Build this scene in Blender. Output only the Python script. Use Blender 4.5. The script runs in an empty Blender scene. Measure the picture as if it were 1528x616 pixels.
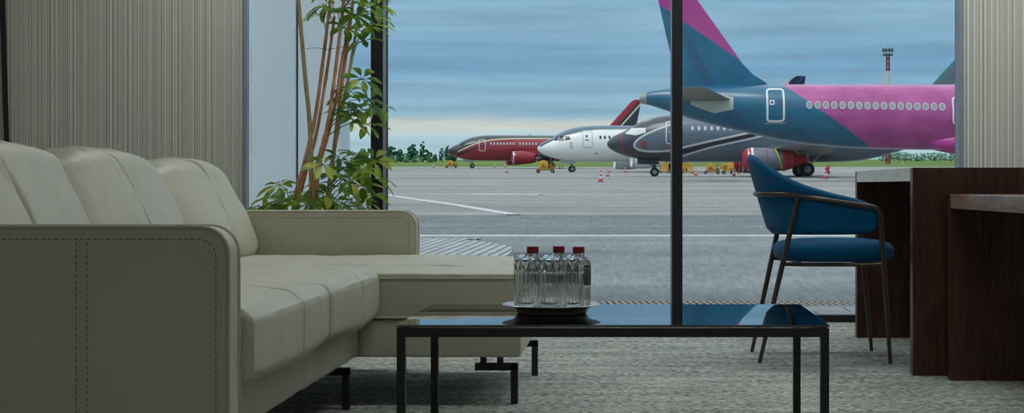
import bpy, bmesh, math, random
from mathutils import Vector, Matrix, noise
random.seed(7)
PI = math.pi
S = bpy.context.scene
COL = S.collection

# ---------------------------------------------------------------- measuring
FPX, EYE, U0, V0 = 2200.0, 0.69, 943.0, 277.0     # focal length in px, eye height, vanishing point

def P(u, v, d):
    return Vector(((u - U0) * d / FPX, d, EYE + (V0 - v) * d / FPX))

def XU(u, d):
    return (u - U0) * d / FPX

GK = [(8.8, 0.0), (91.0, 0.93), (290.0, 4.39), (700.0, 13.2), (1400.0, 24.0)]
def gz(d):
    if d <= GK[0][0]: return 0.0
    for (a, za), (b, zb) in zip(GK, GK[1:]):
        if d <= b: return za + (zb - za) * (d - a) / (b - a)
    return GK[-1][1]
def gd(v):
    lo, hi = 8.8, 690.0
    for _ in range(60):
        m = (lo + hi) / 2
        if V0 + FPX * (EYE - gz(m)) / m > v: lo = m
        else: hi = m
    return lo
def on_ground(u, v):
    d = gd(v)
    return Vector((XU(u, d), d, gz(d)))

# ---------------------------------------------------------------- helpers
def lin(c):
    c = c / 255.0
    return c / 12.92 if c <= 0.04045 else ((c + 0.055) / 1.055) ** 2.4
def rgb(r, g, b): return (lin(r), lin(g), lin(b), 1.0)

class MB:
    """collects geometry, links it as ONE mesh object"""
    def __init__(s): s.v, s.f, s.m, s.wn = [], [], [], False
    def add(s, vs, fs, mi=0):
        b = len(s.v); s.v += [Vector(p) for p in vs]
        for f in fs: s.f.append(tuple(b + i for i in f)); s.m.append(mi)
    def box(s, lo, hi, bev=0.0, mi=0, seg=2, fn=None):
        bm = bmesh.new(); bmesh.ops.create_cube(bm, size=1)
        for v in bm.verts:
            v.co = Vector(tuple((lo[i] + hi[i]) / 2 + v.co[i] * (hi[i] - lo[i]) for i in range(3)))
        s.wn = True
        if bev > 0: bmesh.ops.bevel(bm, geom=bm.edges[:], offset=bev, segments=seg, affect='EDGES', profile=0.5)
        s.bm(bm, mi, fn)
    def bm(s, bm, mi=0, fn=None):
        bm.verts.index_update()
        s.add([fn(v.co) if fn else v.co.copy() for v in bm.verts], [[v.index for v in f.verts] for f in bm.faces], mi)
        bm.free()
    def rings(s, rings, mi=0, closed=True, cap0=True, cap1=True):
        n = len(rings[0]); b = len(s.v)
        for r in rings: s.v += [Vector(p) for p in r]
        k = n if closed else n - 1
        for i in range(len(rings) - 1):
            for j in range(k):
                j2 = (j + 1) % n
                s.f.append((b + i*n + j, b + i*n + j2, b + (i+1)*n + j2, b + (i+1)*n + j)); s.m.append(mi)
        if cap0 and closed: s.f.append(tuple(b + j for j in reversed(range(n)))); s.m.append(mi)
        if cap1 and closed: s.f.append(tuple(b + (len(rings)-1)*n + j for j in range(n))); s.m.append(mi)
    def tube(s, path, r, n=10, mi=0, closed=False):
        path = [Vector(p) for p in path]; N = len(path)
        rs = r if isinstance(r, (list, tuple)) else [r] * N
        out = []; prev = None
        for i, p in enumerate(path):
            a = path[(i - 1) % N] if (closed or i > 0) else p
            c = path[(i + 1) % N] if (closed or i < N - 1) else p
            t = (c - a).normalized() if (c - a).length > 1e-9 else Vector((0, 0, 1))
            if prev is None:
                h = Vector((0, 0, 1)) if abs(t.z) < 0.9 else Vector((1, 0, 0))
                x = (h - t * h.dot(t)).normalized()
            else:
                x = prev - t * prev.dot(t)
                x = x.normalized() if x.length > 1e-6 else prev
            prev = x; y = t.cross(x)
            out.append([p + (x * math.cos(2*PI*k/n) + y * math.sin(2*PI*k/n)) * rs[i] for k in range(n)])
        if closed:
            out.append(out[0]); s.rings(out, mi, True, False, False)
        else: s.rings(out, mi)
    def lathe(s, prof, c=(0, 0, 0), n=32, axis='Z', mi=0, cap=True, rad=None):
        c = Vector(c); rr = []
        for (r, z) in prof:
            ring = []
            for k in range(n):
                a = 2*PI*k/n; q = rad(r, z, a) if rad else r
                if axis == 'Z': ring.append(c + Vector((q*math.cos(a), q*math.sin(a), z)))
                elif axis == 'X': ring.append(c + Vector((z, q*math.cos(a), q*math.sin(a))))
                else: ring.append(c + Vector((q*math.sin(a), z, q*math.cos(a))))
            rr.append(ring)
        s.rings(rr, mi, True, cap, cap)
    def build(s, name, mats, parent=None, smooth=True, ang=40, fix=True):
        me = bpy.data.meshes.new(name)
        o = Vector((0, 0, 0)); q = parent
        while q is not None: o = o + q.location; q = q.parent
        me.from_pydata([tuple(p - o) for p in s.v], [], s.f)
        if not isinstance(mats, (list, tuple)): mats = [mats]
        for m in mats: me.materials.append(m)
        me.polygons.foreach_set('material_index', s.m)
        me.update()
        if fix:
            bm = bmesh.new(); bm.from_mesh(me)
            bmesh.ops.recalc_face_normals(bm, faces=bm.faces[:]); bm.to_mesh(me); bm.free()
        if smooth:
            me.polygons.foreach_set('use_smooth', [True] * len(me.polygons))
            me.set_sharp_from_angle(angle=math.radians(ang))
        ob = bpy.data.objects.new(name, me); COL.objects.link(ob)
        if parent is not None: ob.parent = parent
        if s.wn and smooth:
            md = ob.modifiers.new('weighted_normals', 'WEIGHTED_NORMAL'); md.keep_sharp = True
        return ob

def tag(o, label=None, cat=None, group=None, kind=None):
    if label: o['label'] = label
    if cat: o['category'] = cat
    if group: o['group'] = group
    if kind: o['kind'] = kind
    return o
def empty(name, loc, label=None, cat=None, group=None, kind=None):
    e = bpy.data.objects.new(name, None); COL.objects.link(e); e.location = Vector(loc)
    e.empty_display_size = 0.1
    return tag(e, label, cat, group, kind)
def dup(root, loc, label=None, group=None, rz=0.0, sc=1.0):
    def cp(o, par):
        c = o.copy(); COL.objects.link(c); c.parent = par
        for ch in list(o.children): cp(ch, c)
        return c
    r = cp(root, None); r.location = Vector(loc); r.rotation_euler = (0, 0, rz); r.scale = (sc,)*3
    if label: r['label'] = label
    if group: r['group'] = group
    return r

def pchip(keys):
    xs = [k[0] for k in keys]; ys = [k[1] for k in keys]; n = len(xs)
    d = [(ys[i+1]-ys[i])/(xs[i+1]-xs[i]) for i in range(n-1)]
    m = [d[0]] + [0 if d[i-1]*d[i] <= 0 else 2*d[i-1]*d[i]/(d[i-1]+d[i]) for i in range(1, n-1)] + [d[-1]]
    def f(x):
        if x <= xs[0]: return ys[0]
        if x >= xs[-1]: return ys[-1]
        i = max(j for j in range(n-1) if xs[j] <= x)
        h = xs[i+1]-xs[i]; t = (x-xs[i])/h
        return ((2*t**3-3*t*t+1)*ys[i] + (t**3-2*t*t+t)*h*m[i] + (-2*t**3+3*t*t)*ys[i+1] + (t**3-t*t)*h*m[i+1])
    return f
def smooth_path(pts, n=8, closed=False):
    pts = [Vector(p) for p in pts]; N = len(pts); out = []
    rng = range(N if closed else N - 1)
    for i in rng:
        g = (lambda k: pts[k % N]) if closed else (lambda k: pts[min(max(k, 0), N-1)])
        p0, p1, p2, p3 = g(i-1), g(i), g(i+1), g(i+2)
        for k in range(n):
            t = k / n
            out.append(0.5*((2*p1) + (p2-p0)*t + (2*p0-5*p1+4*p2-p3)*t*t + (3*p1-p0-3*p2+p3)*t**3))
    if not closed: out.append(pts[-1])
    return out

# ---------------------------------------------------------------- materials
class G:
    def __init__(s, name):
        s.m = bpy.data.materials.new(name); s.m.use_nodes = True
        s.t = s.m.node_tree; s.n = s.t.nodes; s.n.clear()
        s.out = s.n.new('ShaderNodeOutputMaterial')
        s.b = s.n.new('ShaderNodeBsdfPrincipled'); s.t.links.new(s.b.outputs[0], s.out.inputs[0])
        s.tc = s.n.new('ShaderNodeTexCoord')
    def link(s, a, b): s.t.links.new(a, b)
    def set(s, **k):
        for key, v in k.items():
            i = s.b.inputs[key.replace('_', ' ')]
            if hasattr(v, 'is_output'): s.link(v, i)
            else: i.default_value = v
        return s
    def sep(s, src='Object'):
        x = s.n.new('ShaderNodeSeparateXYZ'); s.link(s.tc.outputs[src], x.inputs[0]); return x.outputs
    def math(s, op, a, b=0.0, c=None, clamp=False):
        x = s.n.new('ShaderNodeMath'); x.operation = op; x.use_clamp = clamp
        for i, q in enumerate((a, b, c)):
            if q is None: continue
            if hasattr(q, 'is_output'): s.link(q, x.inputs[i])
            else: x.inputs[i].default_value = q
        return x.outputs[0]
    def noise(s, scale=5, detail=4, rough=0.55, vec=(1, 1, 1), src='Object', dist=0.0):
        mp = s.n.new('ShaderNodeMapping'); s.link(s.tc.outputs[src], mp.inputs[0])
        mp.inputs['Scale'].default_value = vec
        x = s.n.new('ShaderNodeTexNoise'); s.link(mp.outputs[0], x.inputs['Vector'])
        x.inputs['Scale'].default_value = scale; x.inputs['Detail'].default_value = detail
        x.inputs['Roughness'].default_value = rough; x.inputs['Distortion'].default_value = dist
        return x.outputs['Fac']
    def ramp(s, fac, stops, interp='LINEAR'):
        r = s.n.new('ShaderNodeValToRGB'); s.link(fac, r.inputs[0]); r.color_ramp.interpolation = interp
        e = r.color_ramp.elements
        while len(e) < len(stops): e.new(0.5)
        for el, (p, c) in zip(e, stops):
            el.position = p; el.color = c if len(c) == 4 else (*c, 1)
        return r.outputs[0]
    def mix(s, fac, a, b):
        x = s.n.new('ShaderNodeMix'); x.data_type = 'RGBA'
        for i, q in ((0, fac), (6, a), (7, b)):
            if hasattr(q, 'is_output'): s.link(q, x.inputs[i])
            else: x.inputs[i].default_value = q
        return x.outputs[2]
    def bump(s, h, strength=0.3, dist=0.01):
        x = s.n.new('ShaderNodeBump'); s.link(h, x.inputs['Height'])
        x.inputs['Strength'].default_value = strength; x.inputs['Distance'].default_value = dist
        s.link(x.outputs[0], s.b.inputs['Normal']); return s
    def curve(s, x, x0, x1, y0, y1, pts):
        """value y(x) through a float curve"""
        t = s.math('DIVIDE', s.math('SUBTRACT', x, x0), x1 - x0, clamp=True)
        c = s.n.new('ShaderNodeFloatCurve'); s.link(t, c.inputs['Value'])
        cm = c.mapping; cv = cm.curves[0]
        q = [((px - x0)/(x1 - x0), (py - y0)/(y1 - y0)) for px, py in pts]
        cv.points[0].location = q[0]; cv.points[1].location = q[-1]
        for a in q[1:-1]: cv.points.new(*a)
        cm.update()
        return s.math('ADD', s.math('MULTIPLY', c.outputs[0], y1 - y0), y0)
    def above(s, a, b, k=40.0):
        """1 where a > b"""
        return s.math('MULTIPLY_ADD', s.math('SUBTRACT', a, b), k, 0.5, clamp=True)

def pm(name, c, rough=0.5, metal=0.0, var=0.0, scale=8, spec=0.5, **k):
    g = G(name); g.set(Roughness=rough, Metallic=metal, Specular_IOR_Level=spec)
    if var > 0:
        f = g.noise(scale, 5)
        g.set(Base_Color=g.ramp(f, [(0.25, tuple(x*(1-var) for x in c[:3])), (0.75, tuple(min(1, x*(1+var)) for x in c[:3]))]))
    else: g.set(Base_Color=c)
    if k: g.set(**k)
    return g.m

M = {}
def leather():
    g = G('cream_leather')
    f = g.noise(2.2, 3)
    g.set(Base_Color=g.ramp(f, [(0.2, rgb(176, 173, 155)), (0.8, rgb(193, 190, 171))]), Roughness=0.42, Specular_IOR_Level=0.4)
    h = g.math('ADD', g.noise(420, 2), g.math('MULTIPLY', g.noise(26, 4, 0.6), 1.2))
    g.bump(h, 0.16, 0.004); return g.m
M['leather'] = leather()
M['stitch'] = pm('leather_thread', rgb(124, 121, 104), 0.8)
M['black_metal'] = pm('black_steel', rgb(26, 26, 29), 0.38, 0.0, 0.15, 30)
M['bronze'] = pm('bronze_tube', rgb(82, 74, 68), 0.36, 0.7, 0.1, 40)
M['black_glass'] = pm('black_table_glass', rgb(7, 9, 12), 0.012, IOR=2.5)
M['frame_dark'] = pm('anodised_dark_frame', rgb(24, 25, 28), 0.4, 0.2, 0.1, 12)
M['frame_light'] = pm('pale_aluminium', rgb(150, 158, 170), 0.4, 0.4, 0.06, 12)
M['chrome'] = pm('polished_steel', rgb(176, 170, 164), 0.28, 0.7, 0.08, 9)
M['white_paint'] = pm('white_ceiling_paint', rgb(225, 225, 220), 0.85, 0, 0.04, 3)
M['wall_paint'] = pm('pale_wall_paint', rgb(205, 204, 198), 0.8, 0, 0.05, 3)
def emission(name, c, st):
    g = G(name); g.set(Base_Color=(0.8, 0.8, 0.8, 1), Emission_Color=c, Emission_Strength=st); return g.m
M['lamp'] = emission('fill_diffuser', rgb(244, 250, 248), 22.0)
def wallpaper():
    g = G('ribbed_wallpaper'); x = g.sep()[0]
    n = g.n.new('ShaderNodeTexNoise'); n.noise_dimensions = '1D'; g.link(x, n.inputs['W'])
    n.inputs['Scale'].default_value = 95; n.inputs['Detail'].default_value = 3; n.inputs['Roughness'].default_value = 0.7
    f = n.outputs['Fac']
    c = g.ramp(f, [(0.28, rgb(116, 112, 105)), (0.42, rgb(174, 172, 163)), (0.55, rgb(194, 193, 184)), (0.68, rgb(224, 224, 216))])
    g.set(Base_Color=c, Roughness=0.65); g.bump(f, 0.5, 0.01); return g.m
M['wallpaper'] = wallpaper()
def carpet():
    g = G('heather_carpet')
    a = g.noise(66, 5, 0.8, (0.55, 1.35, 1)); b = g.noise(8, 2, 0.5, (0.35, 1.6, 1)); fine = g.noise(260, 2, 0.6)
    f = g.math('ADD', g.math('MULTIPLY', a, 0.75), g.math('ADD', g.math('MULTIPLY', b, 0.12), g.math('MULTIPLY', fine, 0.2)))
    c = g.ramp(f, [(0.42, rgb(36, 38, 37)), (0.49, rgb(122, 126, 121)), (0.55, rgb(190, 194, 187)), (0.62, rgb(236, 238, 231))])
    g.set(Base_Color=c, Roughness=0.95, Specular_IOR_Level=0.1); g.bump(f, 0.9, 0.012); return g.m
M['carpet'] = carpet()
def wood():
    g = G('dark_walnut')
    f = g.noise(7, 6, 0.62, (5.0, 5.0, 0.45), dist=1.2); f2 = g.noise(60, 3, 0.5, (4, 4, 0.25))
    f = g.math('ADD', g.math('MULTIPLY', f, 0.75), g.math('MULTIPLY', f2, 0.25))
    c = g.ramp(f, [(0.3, rgb(34, 18, 14)), (0.5, rgb(62, 34, 26)), (0.7, rgb(90, 54, 40))])
    g.set(Base_Color=c, Roughness=0.36); g.bump(f, 0.12, 0.003); return g.m
M['wood'] = wood()
def wood_flat():
    g = G('walnut_with_glare')  # lightened walnut: window glare on the slab put into its colour
    f = g.noise(9, 6, 0.62, (5.0, 0.8, 5.0), dist=1.5)
    c = g.ramp(f, [(0.3, rgb(110, 84, 68)), (0.5, rgb(158, 128, 108)), (0.7, rgb(188, 160, 140))])
    g.set(Base_Color=c, Roughness=0.3, Coat_Weight=0.9, Coat_Roughness=0.16, Coat_IOR=1.6); g.bump(f, 0.25, 0.004); return g.m
M['wood_glare'] = wood_flat()
def fabric():
    g = G('blue_wool'); f = g.noise(420, 2, 0.6)
    c = g.ramp(f, [(0.3, rgb(0, 54, 90)), (0.7, rgb(2, 98, 146))])
    g.set(Base_Color=c, Roughness=0.85, Specular_IOR_Level=0.15, Sheen_Weight=0.12, Sheen_Roughness=0.4); g.bump(f, 0.5, 0.002); return g.m
M['blue'] = fabric()
def glass(name, c=(1, 1, 1, 1), ior=1.5):
    m = bpy.data.materials.new(name); m.use_nodes = True; t = m.node_tree; t.nodes.clear()
    o = t.nodes.new('ShaderNodeOutputMaterial'); g = t.nodes.new('ShaderNodeBsdfGlass')
    g.inputs['Color'].default_value = c; g.inputs['IOR'].default_value = ior; g.inputs['Roughness'].default_value = 0.0
    t.links.new(g.outputs[0], o.inputs[0]); return m
M['crystal'] = glass('cut_crystal', (0.99, 0.995, 1, 1), 1.56)
M['water'] = glass('bottled_water', (0.93, 0.96, 0.98, 1), 1.33)
def pane():
    m = bpy.data.materials.new('window_glass'); m.use_nodes = True; t = m.node_tree; t.nodes.clear()
    o = t.nodes.new('ShaderNodeOutputMaterial'); tr = t.nodes.new('ShaderNodeBsdfTransparent'); gl = t.nodes.new('ShaderNodeBsdfGlossy')
    gl.inputs['Roughness'].default_value = 0.0; tr.inputs['Color'].default_value = (0.97, 0.985, 0.985, 1)
    fr = t.nodes.new('ShaderNodeFresnel'); fr.inputs['IOR'].default_value = 1.35
    mx = t.nodes.new('ShaderNodeMixShader'); t.links.new(fr.outputs[0], mx.inputs[0])
    t.links.new(tr.outputs[0], mx.inputs[1]); t.links.new(gl.outputs[0], mx.inputs[2]); t.links.new(mx.outputs[0], o.inputs[0]); return m
M['pane'] = pane()
M['cap_red'] = pm('red_plastic_cap', rgb(138, 16, 30), 0.35)
M['label'] = pm('grey_bottle_label', rgb(84, 88, 96), 0.5, 0, 0.2, 60)
def concrete():
    g = G('pale_concrete')
    a = g.noise(1.6, 5, 0.6, (1, 1, 0.3)); b = g.noise(30, 4, 0.7, (2, 2, 0.5))
    f = g.math('ADD', g.math('MULTIPLY', a, 0.7), g.math('MULTIPLY', b, 0.3))
    g.set(Base_Color=g.ramp(f, [(0.28, rgb(150, 164, 172)), (0.42, rgb(192, 206, 213)), (0.7, rgb(208, 219, 225))]), Roughness=0.8)
    g.bump(b, 0.2, 0.004); return g.m
M['concrete'] = concrete()
M['groove'] = pm('joint_shadow_gap', rgb(70, 76, 80), 0.9)
def asphalt():
    g = G('apron_asphalt'); o = g.sep(); y = o[1]
    a = g.noise(0.05, 4, 0.6, (0.35, 1.6, 1)); b = g.noise(26, 3, 0.75, (1, .10, 1)); c2 = g.noise(0.5, 5, 0.65, (0.25, 1.2, 1)); c3 = g.noise(3, 3, .6, (1, .3, 1))
    f = g.math('ADD', g.math('ADD', g.math('MULTIPLY', a, 0.3), g.math('MULTIPLY', b, 0.28)), g.math('ADD', g.math('MULTIPLY', c2, 0.28), g.math('MULTIPLY', c3, 0.14)))
    far = g.ramp(f, [(0.36, rgb(106, 109, 108)), (0.5, rgb(142, 143, 141)), (0.62, rgb(172, 172, 168))])
    new = g.ramp(f, [(0.36, rgb(70, 76, 79)), (0.5, rgb(106, 112, 114)), (0.62, rgb(138, 143, 144))])
    near = g.ramp(f, [(0.36, rgb(82, 90, 92)), (0.5, rgb(119, 126, 127)), (0.62, rgb(150, 155, 155))])
    wob = g.math('MULTIPLY_ADD', g.noise(0.5, 2), 0.8, -0.4)
    yy = g.math('ADD', y, wob)
    c = g.mix(g.above(yy, 17.0, 8), near, new)
    c = g.mix(g.above(yy, 25.3, 4), c, far)
    # rubber marks left by wheels: thin curved bands
    n = g.noise(0.09, 1, .4, (0.25, 1.0, 1), dist=.4)
    r1 = g.math('SUBTRACT', 1.0, g.math('MULTIPLY', g.math('ABSOLUTE', g.math('SUBTRACT', n, .5)), 55.0), clamp=True)
    n2 = g.noise(0.06, 1, .4, (0.2, 1.2, 1), dist=.5)
    r2 = g.math('SUBTRACT', 1.0, g.math('MULTIPLY', g.math('ABSOLUTE', g.math('SUBTRACT', n2, .47)), 40.0), clamp=True)
    mk = g.math('MULTIPLY', g.math('MULTIPLY', g.math('MAXIMUM', r1, r2), .5), g.math('MULTIPLY', g.above(y, 27, .2), g.noise(.3, 3)))
    c = g.mix(mk, c, rgb(52, 56, 58))
    g.set(Base_Color=c, Roughness=0.85, Specular_IOR_Level=0.25); return g.m
M['asphalt'] = asphalt()
M['line'] = pm('white_road_paint', rgb(190, 194, 191), 0.7, 0, 0.12, 5)
def pavers():
    g = G('block_paving')
    mp = g.n.new('ShaderNodeMapping'); g.link(g.tc.outputs['Object'], mp.inputs[0]); mp.inputs['Rotation'].default_value = (0, 0, math.radians(91.4))
    br = g.n.new('ShaderNodeTexBrick'); g.link(mp.outputs[0], br.inputs['Vector'])
    br.inputs['Color1'].default_value = rgb(150, 156, 158); br.inputs['Color2'].default_value = rgb(168, 173, 174)
    br.inputs['Mortar'].default_value = rgb(70, 74, 76); br.inputs['Scale'].default_value = 1.0
    br.inputs['Mortar Size'].default_value = 0.012; br.inputs['Brick Width'].default_value = 0.4; br.inputs['Row Height'].default_value = 0.1
    g.set(Base_Color=br.outputs[0], Roughness=0.85); g.bump(br.outputs['Fac'], -0.3, 0.01); return g.m
M['pavers'] = pavers()
def tiles():
    g = G('pale_slab_paving')
    br = g.n.new('ShaderNodeTexBrick'); g.link(g.tc.outputs['Object'], br.inputs['Vector'])
    br.inputs['Color1'].default_value = rgb(150, 156, 156); br.inputs['Color2'].default_value = rgb(165, 170, 168)
    br.inputs['Mortar'].default_value = rgb(96, 98, 96); br.inputs['Scale'].default_value = 1.0
    br.inputs['Mortar Size'].default_value = 0.006; br.inputs['Brick Width'].default_value = 0.4; br.inputs['Row Height'].default_value = 0.3
    g.set(Base_Color=br.outputs[0], Roughness=0.8); return g.m
M['tiles'] = tiles()
M['grate'] = pm('galvanised_grate', rgb(150, 142, 128), 0.5, 0.2, 0.1, 20)
M['pit'] = pm('drain_bottom', rgb(22, 22, 20), 0.9)
def grass():
    g = G('mown_grass'); a = g.noise(0.03, 4, 0.6, (0.5, 2.5, 1)); b = g.noise(0.7, 4, 0.7, (0.6, 1, 1))
    f = g.math('ADD', g.math('MULTIPLY', a, 0.6), g.math('MULTIPLY', b, 0.4))
    g.set(Base_Color=g.ramp(f, [(0.3, rgb(66, 90, 44)), (0.5, rgb(94, 120, 58)), (0.7, rgb(134, 150, 86))]), Roughness=0.9, Specular_IOR_Level=0.1); return g.m
M['grass'] = grass()
def foliage(name, a, b):
    g = G(name); f = g.noise(1.6, 5, 0.7)
    g.set(Base_Color=g.ramp(f, [(0.3, a), (0.7, b)]), Roughness=0.9, Specular_IOR_Level=0.1); return g.m
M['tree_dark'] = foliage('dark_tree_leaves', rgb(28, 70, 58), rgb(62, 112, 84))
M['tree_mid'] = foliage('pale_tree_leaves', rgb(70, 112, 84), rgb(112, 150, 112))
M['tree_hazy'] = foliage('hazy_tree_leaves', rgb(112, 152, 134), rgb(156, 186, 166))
M['bark'] = pm('tree_bark', rgb(84, 78, 70), 0.9, 0, 0.2, 5)
def leaf():
    g = G('schefflera_leaf'); f = g.noise(9, 3, 0.6)
    g.set(Base_Color=g.ramp(f, [(0.34, rgb(22, 58, 28)), (0.50, rgb(74, 122, 40)), (0.60, rgb(190, 200, 80))]), Roughness=0.4, Transmission_Weight=0.0)
    tl = g.n.new('ShaderNodeBsdfTranslucent'); tl.inputs[0].default_value = rgb(150, 190, 50)
    mx = g.n.new('ShaderNodeMixShader'); mx.inputs[0].default_value = 0.45
    g.link(g.b.outputs[0], mx.inputs[1]); g.link(tl.outputs[0], mx.inputs[2]); g.link(mx.outputs[0], g.out.inputs[0]); return g.m
M['leaf'] = leaf()
def cane():
    g = G('reddish_cane'); f = g.noise(22, 4, 0.6, (1, 1, 0.4))
    g.set(Base_Color=g.ramp(f, [(0.3, rgb(176, 112, 82)), (0.5, rgb(224, 160, 126)), (0.7, rgb(238, 198, 166))]), Roughness=0.6); return g.m
M['cane'] = cane()
M['bark_green'] = pm('plant_bark', rgb(196, 174, 134), 0.8, 0, 0.3, 40)
M['pot'] = pm('grey_planter', rgb(96, 98, 100), 0.6, 0, 0.1, 6)
M['soil'] = pm('potting_soil', rgb(52, 42, 34), 0.95, 0, 0.3, 40)

# ---------------------------------------------------------------- world
def make_world():
    w = bpy.data.worlds.new('sky'); S.world = w; w.use_nodes = True; t = w.node_tree; t.nodes.clear()
    N = t.nodes.new; L = t.links.new
    out = N('ShaderNodeOutputWorld'); bg = N('ShaderNodeBackground'); L(bg.outputs[0], out.inputs[0])
    tc = N('ShaderNodeTexCoord'); sp = N('ShaderNodeSeparateXYZ'); L(tc.outputs['Generated'], sp.inputs[0])
    mp = N('ShaderNodeMapping'); L(tc.outputs['Generated'], mp.inputs[0]); mp.inputs['Scale'].default_value = (5, 5, 75)
    nz = N('ShaderNodeTexNoise'); L(mp.outputs[0], nz.inputs['Vector']); nz.inputs['Scale'].default_value = 1.0
    nz.inputs['Detail'].default_value = 5; nz.inputs['Roughness'].default_value = 0.55; nz.inputs['Distortion'].default_value = 0.3
    def m(op, a, b, cl=False):
        x = N('ShaderNodeMath'); x.operation = op; x.use_clamp = cl
        for i, q in enumerate((a, b)):
            if hasattr(q, 'is_output'): L(q, x.inputs[i])
            else: x.inputs[i].default_value = q
        return x.outputs[0]
    e = m('ADD', sp.outputs[2], m('MULTIPLY', m('SUBTRACT', nz.outputs['Fac'], 0.5), 0.018))
    f = m('DIVIDE', e, 0.16, True)
    r = N('ShaderNodeValToRGB'); L(f, r.inputs[0])
    st = [(0.0, rgb(176, 205, 214)), (0.20, rgb(176, 206, 218)), (0.238, rgb(206, 212, 206)), (0.275, rgb(204, 211, 207)),
          (0.305, rgb(150, 187, 208)), (0.42, rgb(140, 180, 206)), (0.50, rgb(122, 166, 198)), (0.60, rgb(132, 173, 202)), (0.72, rgb(146, 184, 208)), (0.86, rgb(126, 172, 202)), (1.0, rgb(138, 180, 206))]
    el = r.color_ramp.elements
    while len(el) < len(st): el.new(0.5)
    for k, (p, c) in zip(el, st): k.position = p; k.color = c
    # streaks
    mp2 = N('ShaderNodeMapping'); L(tc.outputs['Generated'], mp2.inputs[0]); mp2.inputs['Scale'].default_value = (7, 7, 130)
    n2 = N('ShaderNodeTexNoise'); L(mp2.outputs[0], n2.inputs['Vector']); n2.inputs['Scale'].default_value = 1; n2.inputs['Detail'].default_value = 4
    k2 = m('ADD', m('MULTIPLY', m('SUBTRACT', n2.outputs['Fac'], 0.5), 0.7), 1.0)
    mul = N('ShaderNodeVectorMath'); mul.operation = 'SCALE'; L(r.outputs[0], mul.inputs[0]); L(k2, mul.inputs['Scale'])
    # brighter overcast overhead
    hi = m('MULTIPLY', m('SUBTRACT', sp.outputs[2], 0.16), 2.2, True)
    mx = N('ShaderNodeMix'); mx.data_type = 'RGBA'; L(hi, mx.inputs[0]); L(mul.outputs[0], mx.inputs[6]); mx.inputs[7].default_value = (1.02, 1.12, 1.2, 1)
    L(mx.outputs[2], bg.inputs[0]); bg.inputs[1].default_value = 1.0
make_world()

# ---------------------------------------------------------------- room
def struct(name, mb, mat, **k):
    o = mb.build(name, mat, **k); o['kind'] = 'structure'; return o
RX0, RX1, RY0, RY1, RZ = -3.7, 3.4, -2.6, 7.40, 2.9
WX0, WX1, WZ1 = -1.944, 1.640, 2.75
b = MB(); b.box((RX0, RY0, -0.06), (RX1, 7.60, 0.0)); struct('floor', b, M['carpet'], smooth=False)
b = MB(); b.box((RX0, RY0, RZ), (RX1, 7.60, RZ+0.1)); struct('ceiling', b, M['white_paint'], smooth=False)
b = MB(); b.box((RX0, RY1, 0), (WX0, 7.49, RZ)); struct('wall_front_left', b, M['wallpaper'], smooth=False)
b = MB(); b.box((WX1+0.026, RY1, 0), (RX1, 7.49, RZ)); struct('wall_front_right', b, M['wallpaper'], smooth=False)
b = MB(); b.box((WX0, RY1, WZ1), (WX1+0.026, 7.60, RZ)); struct('wall_front_top', b, M['white_paint'], smooth=False)
b = MB(); b.box((RX0-0.15, RY0, 0), (RX0, 7.60, RZ)); struct('wall_left', b, M['wall_paint'], smooth=False)
SY0, SY1, SZ0, SZ1 = 5.5, 6.95, 0.35, 2.65
b = MB(); b.box((RX1, RY0, 0), (RX1+0.15, SY0, RZ)); b.box((RX1, SY1, 0), (RX1+0.15, 7.60, RZ)); b.box((RX1, SY0, SZ1), (RX1+0.15, SY1, RZ)); b.box((RX1, SY0, 0), (RX1+.15, SY1, SZ0))
struct('wall_right', b, M['wall_paint'], smooth=False)
win2 = empty('fill_window', (RX1, 6.2, 0), kind='structure')  # unseen window, added to bring side light into the room
b = MB()
for y in (SY0, (SY0+SY1)/2-.03, SY1-.06): b.box((RX1+.04, y, SZ0), (RX1+.10, y+.06, SZ1), .003)
for z in (SZ0, SZ1-.06): b.box((RX1+.04, SY0, z), (RX1+.10, SY1, z+.06), .003)
b.build('window_frame', M['frame_dark'], win2)
b = MB(); b.box((RX1+.066, SY0+.06, SZ0+.06), (RX1+.074, SY1-.06, SZ1-.06)); b.build('pane', M['pane'], win2, smooth=False)
b = MB(); b.box((-60, -30, -.16), (60, 8.5, -.065)); struct('yard_ground', b, M['tiles'], smooth=False)
b = MB(); b.box((RX0-0.15, RY0-0.15, 0), (RX1+0.15, RY0, RZ)); struct('wall_back', b, M['wall_paint'], smooth=False)
b = MB(); b.box((WX1, RY1-0.004, 0), (WX1+0.026, 7.49, WZ1), 0.002); struct('trim_1', b, M['frame_light'])
b = MB(); b.box((WX0-0.006, RY1-0.008, 0), (WX0+0.012, 7.445, WZ1), 0.002); struct('trim_2', b, M['frame_light'])
# thin black upright profile in the wall
b = MB()
b.rings([[P(-3, -60, 7.38), P(6, -60, 7.38), P(6, -60, 7.40), P(-3, -60, 7.40)], [P(6, 215, 7.38), P(14, 215, 7.38), P(14, 215, 7.40), P(6, 215, 7.40)],
         [P(8, 480, 7.38), P(16, 480, 7.38), P(16, 480, 7.40), P(8, 480, 7.40)]])
struct('trim_3', b, M['frame_dark'], smooth=False)

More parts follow.
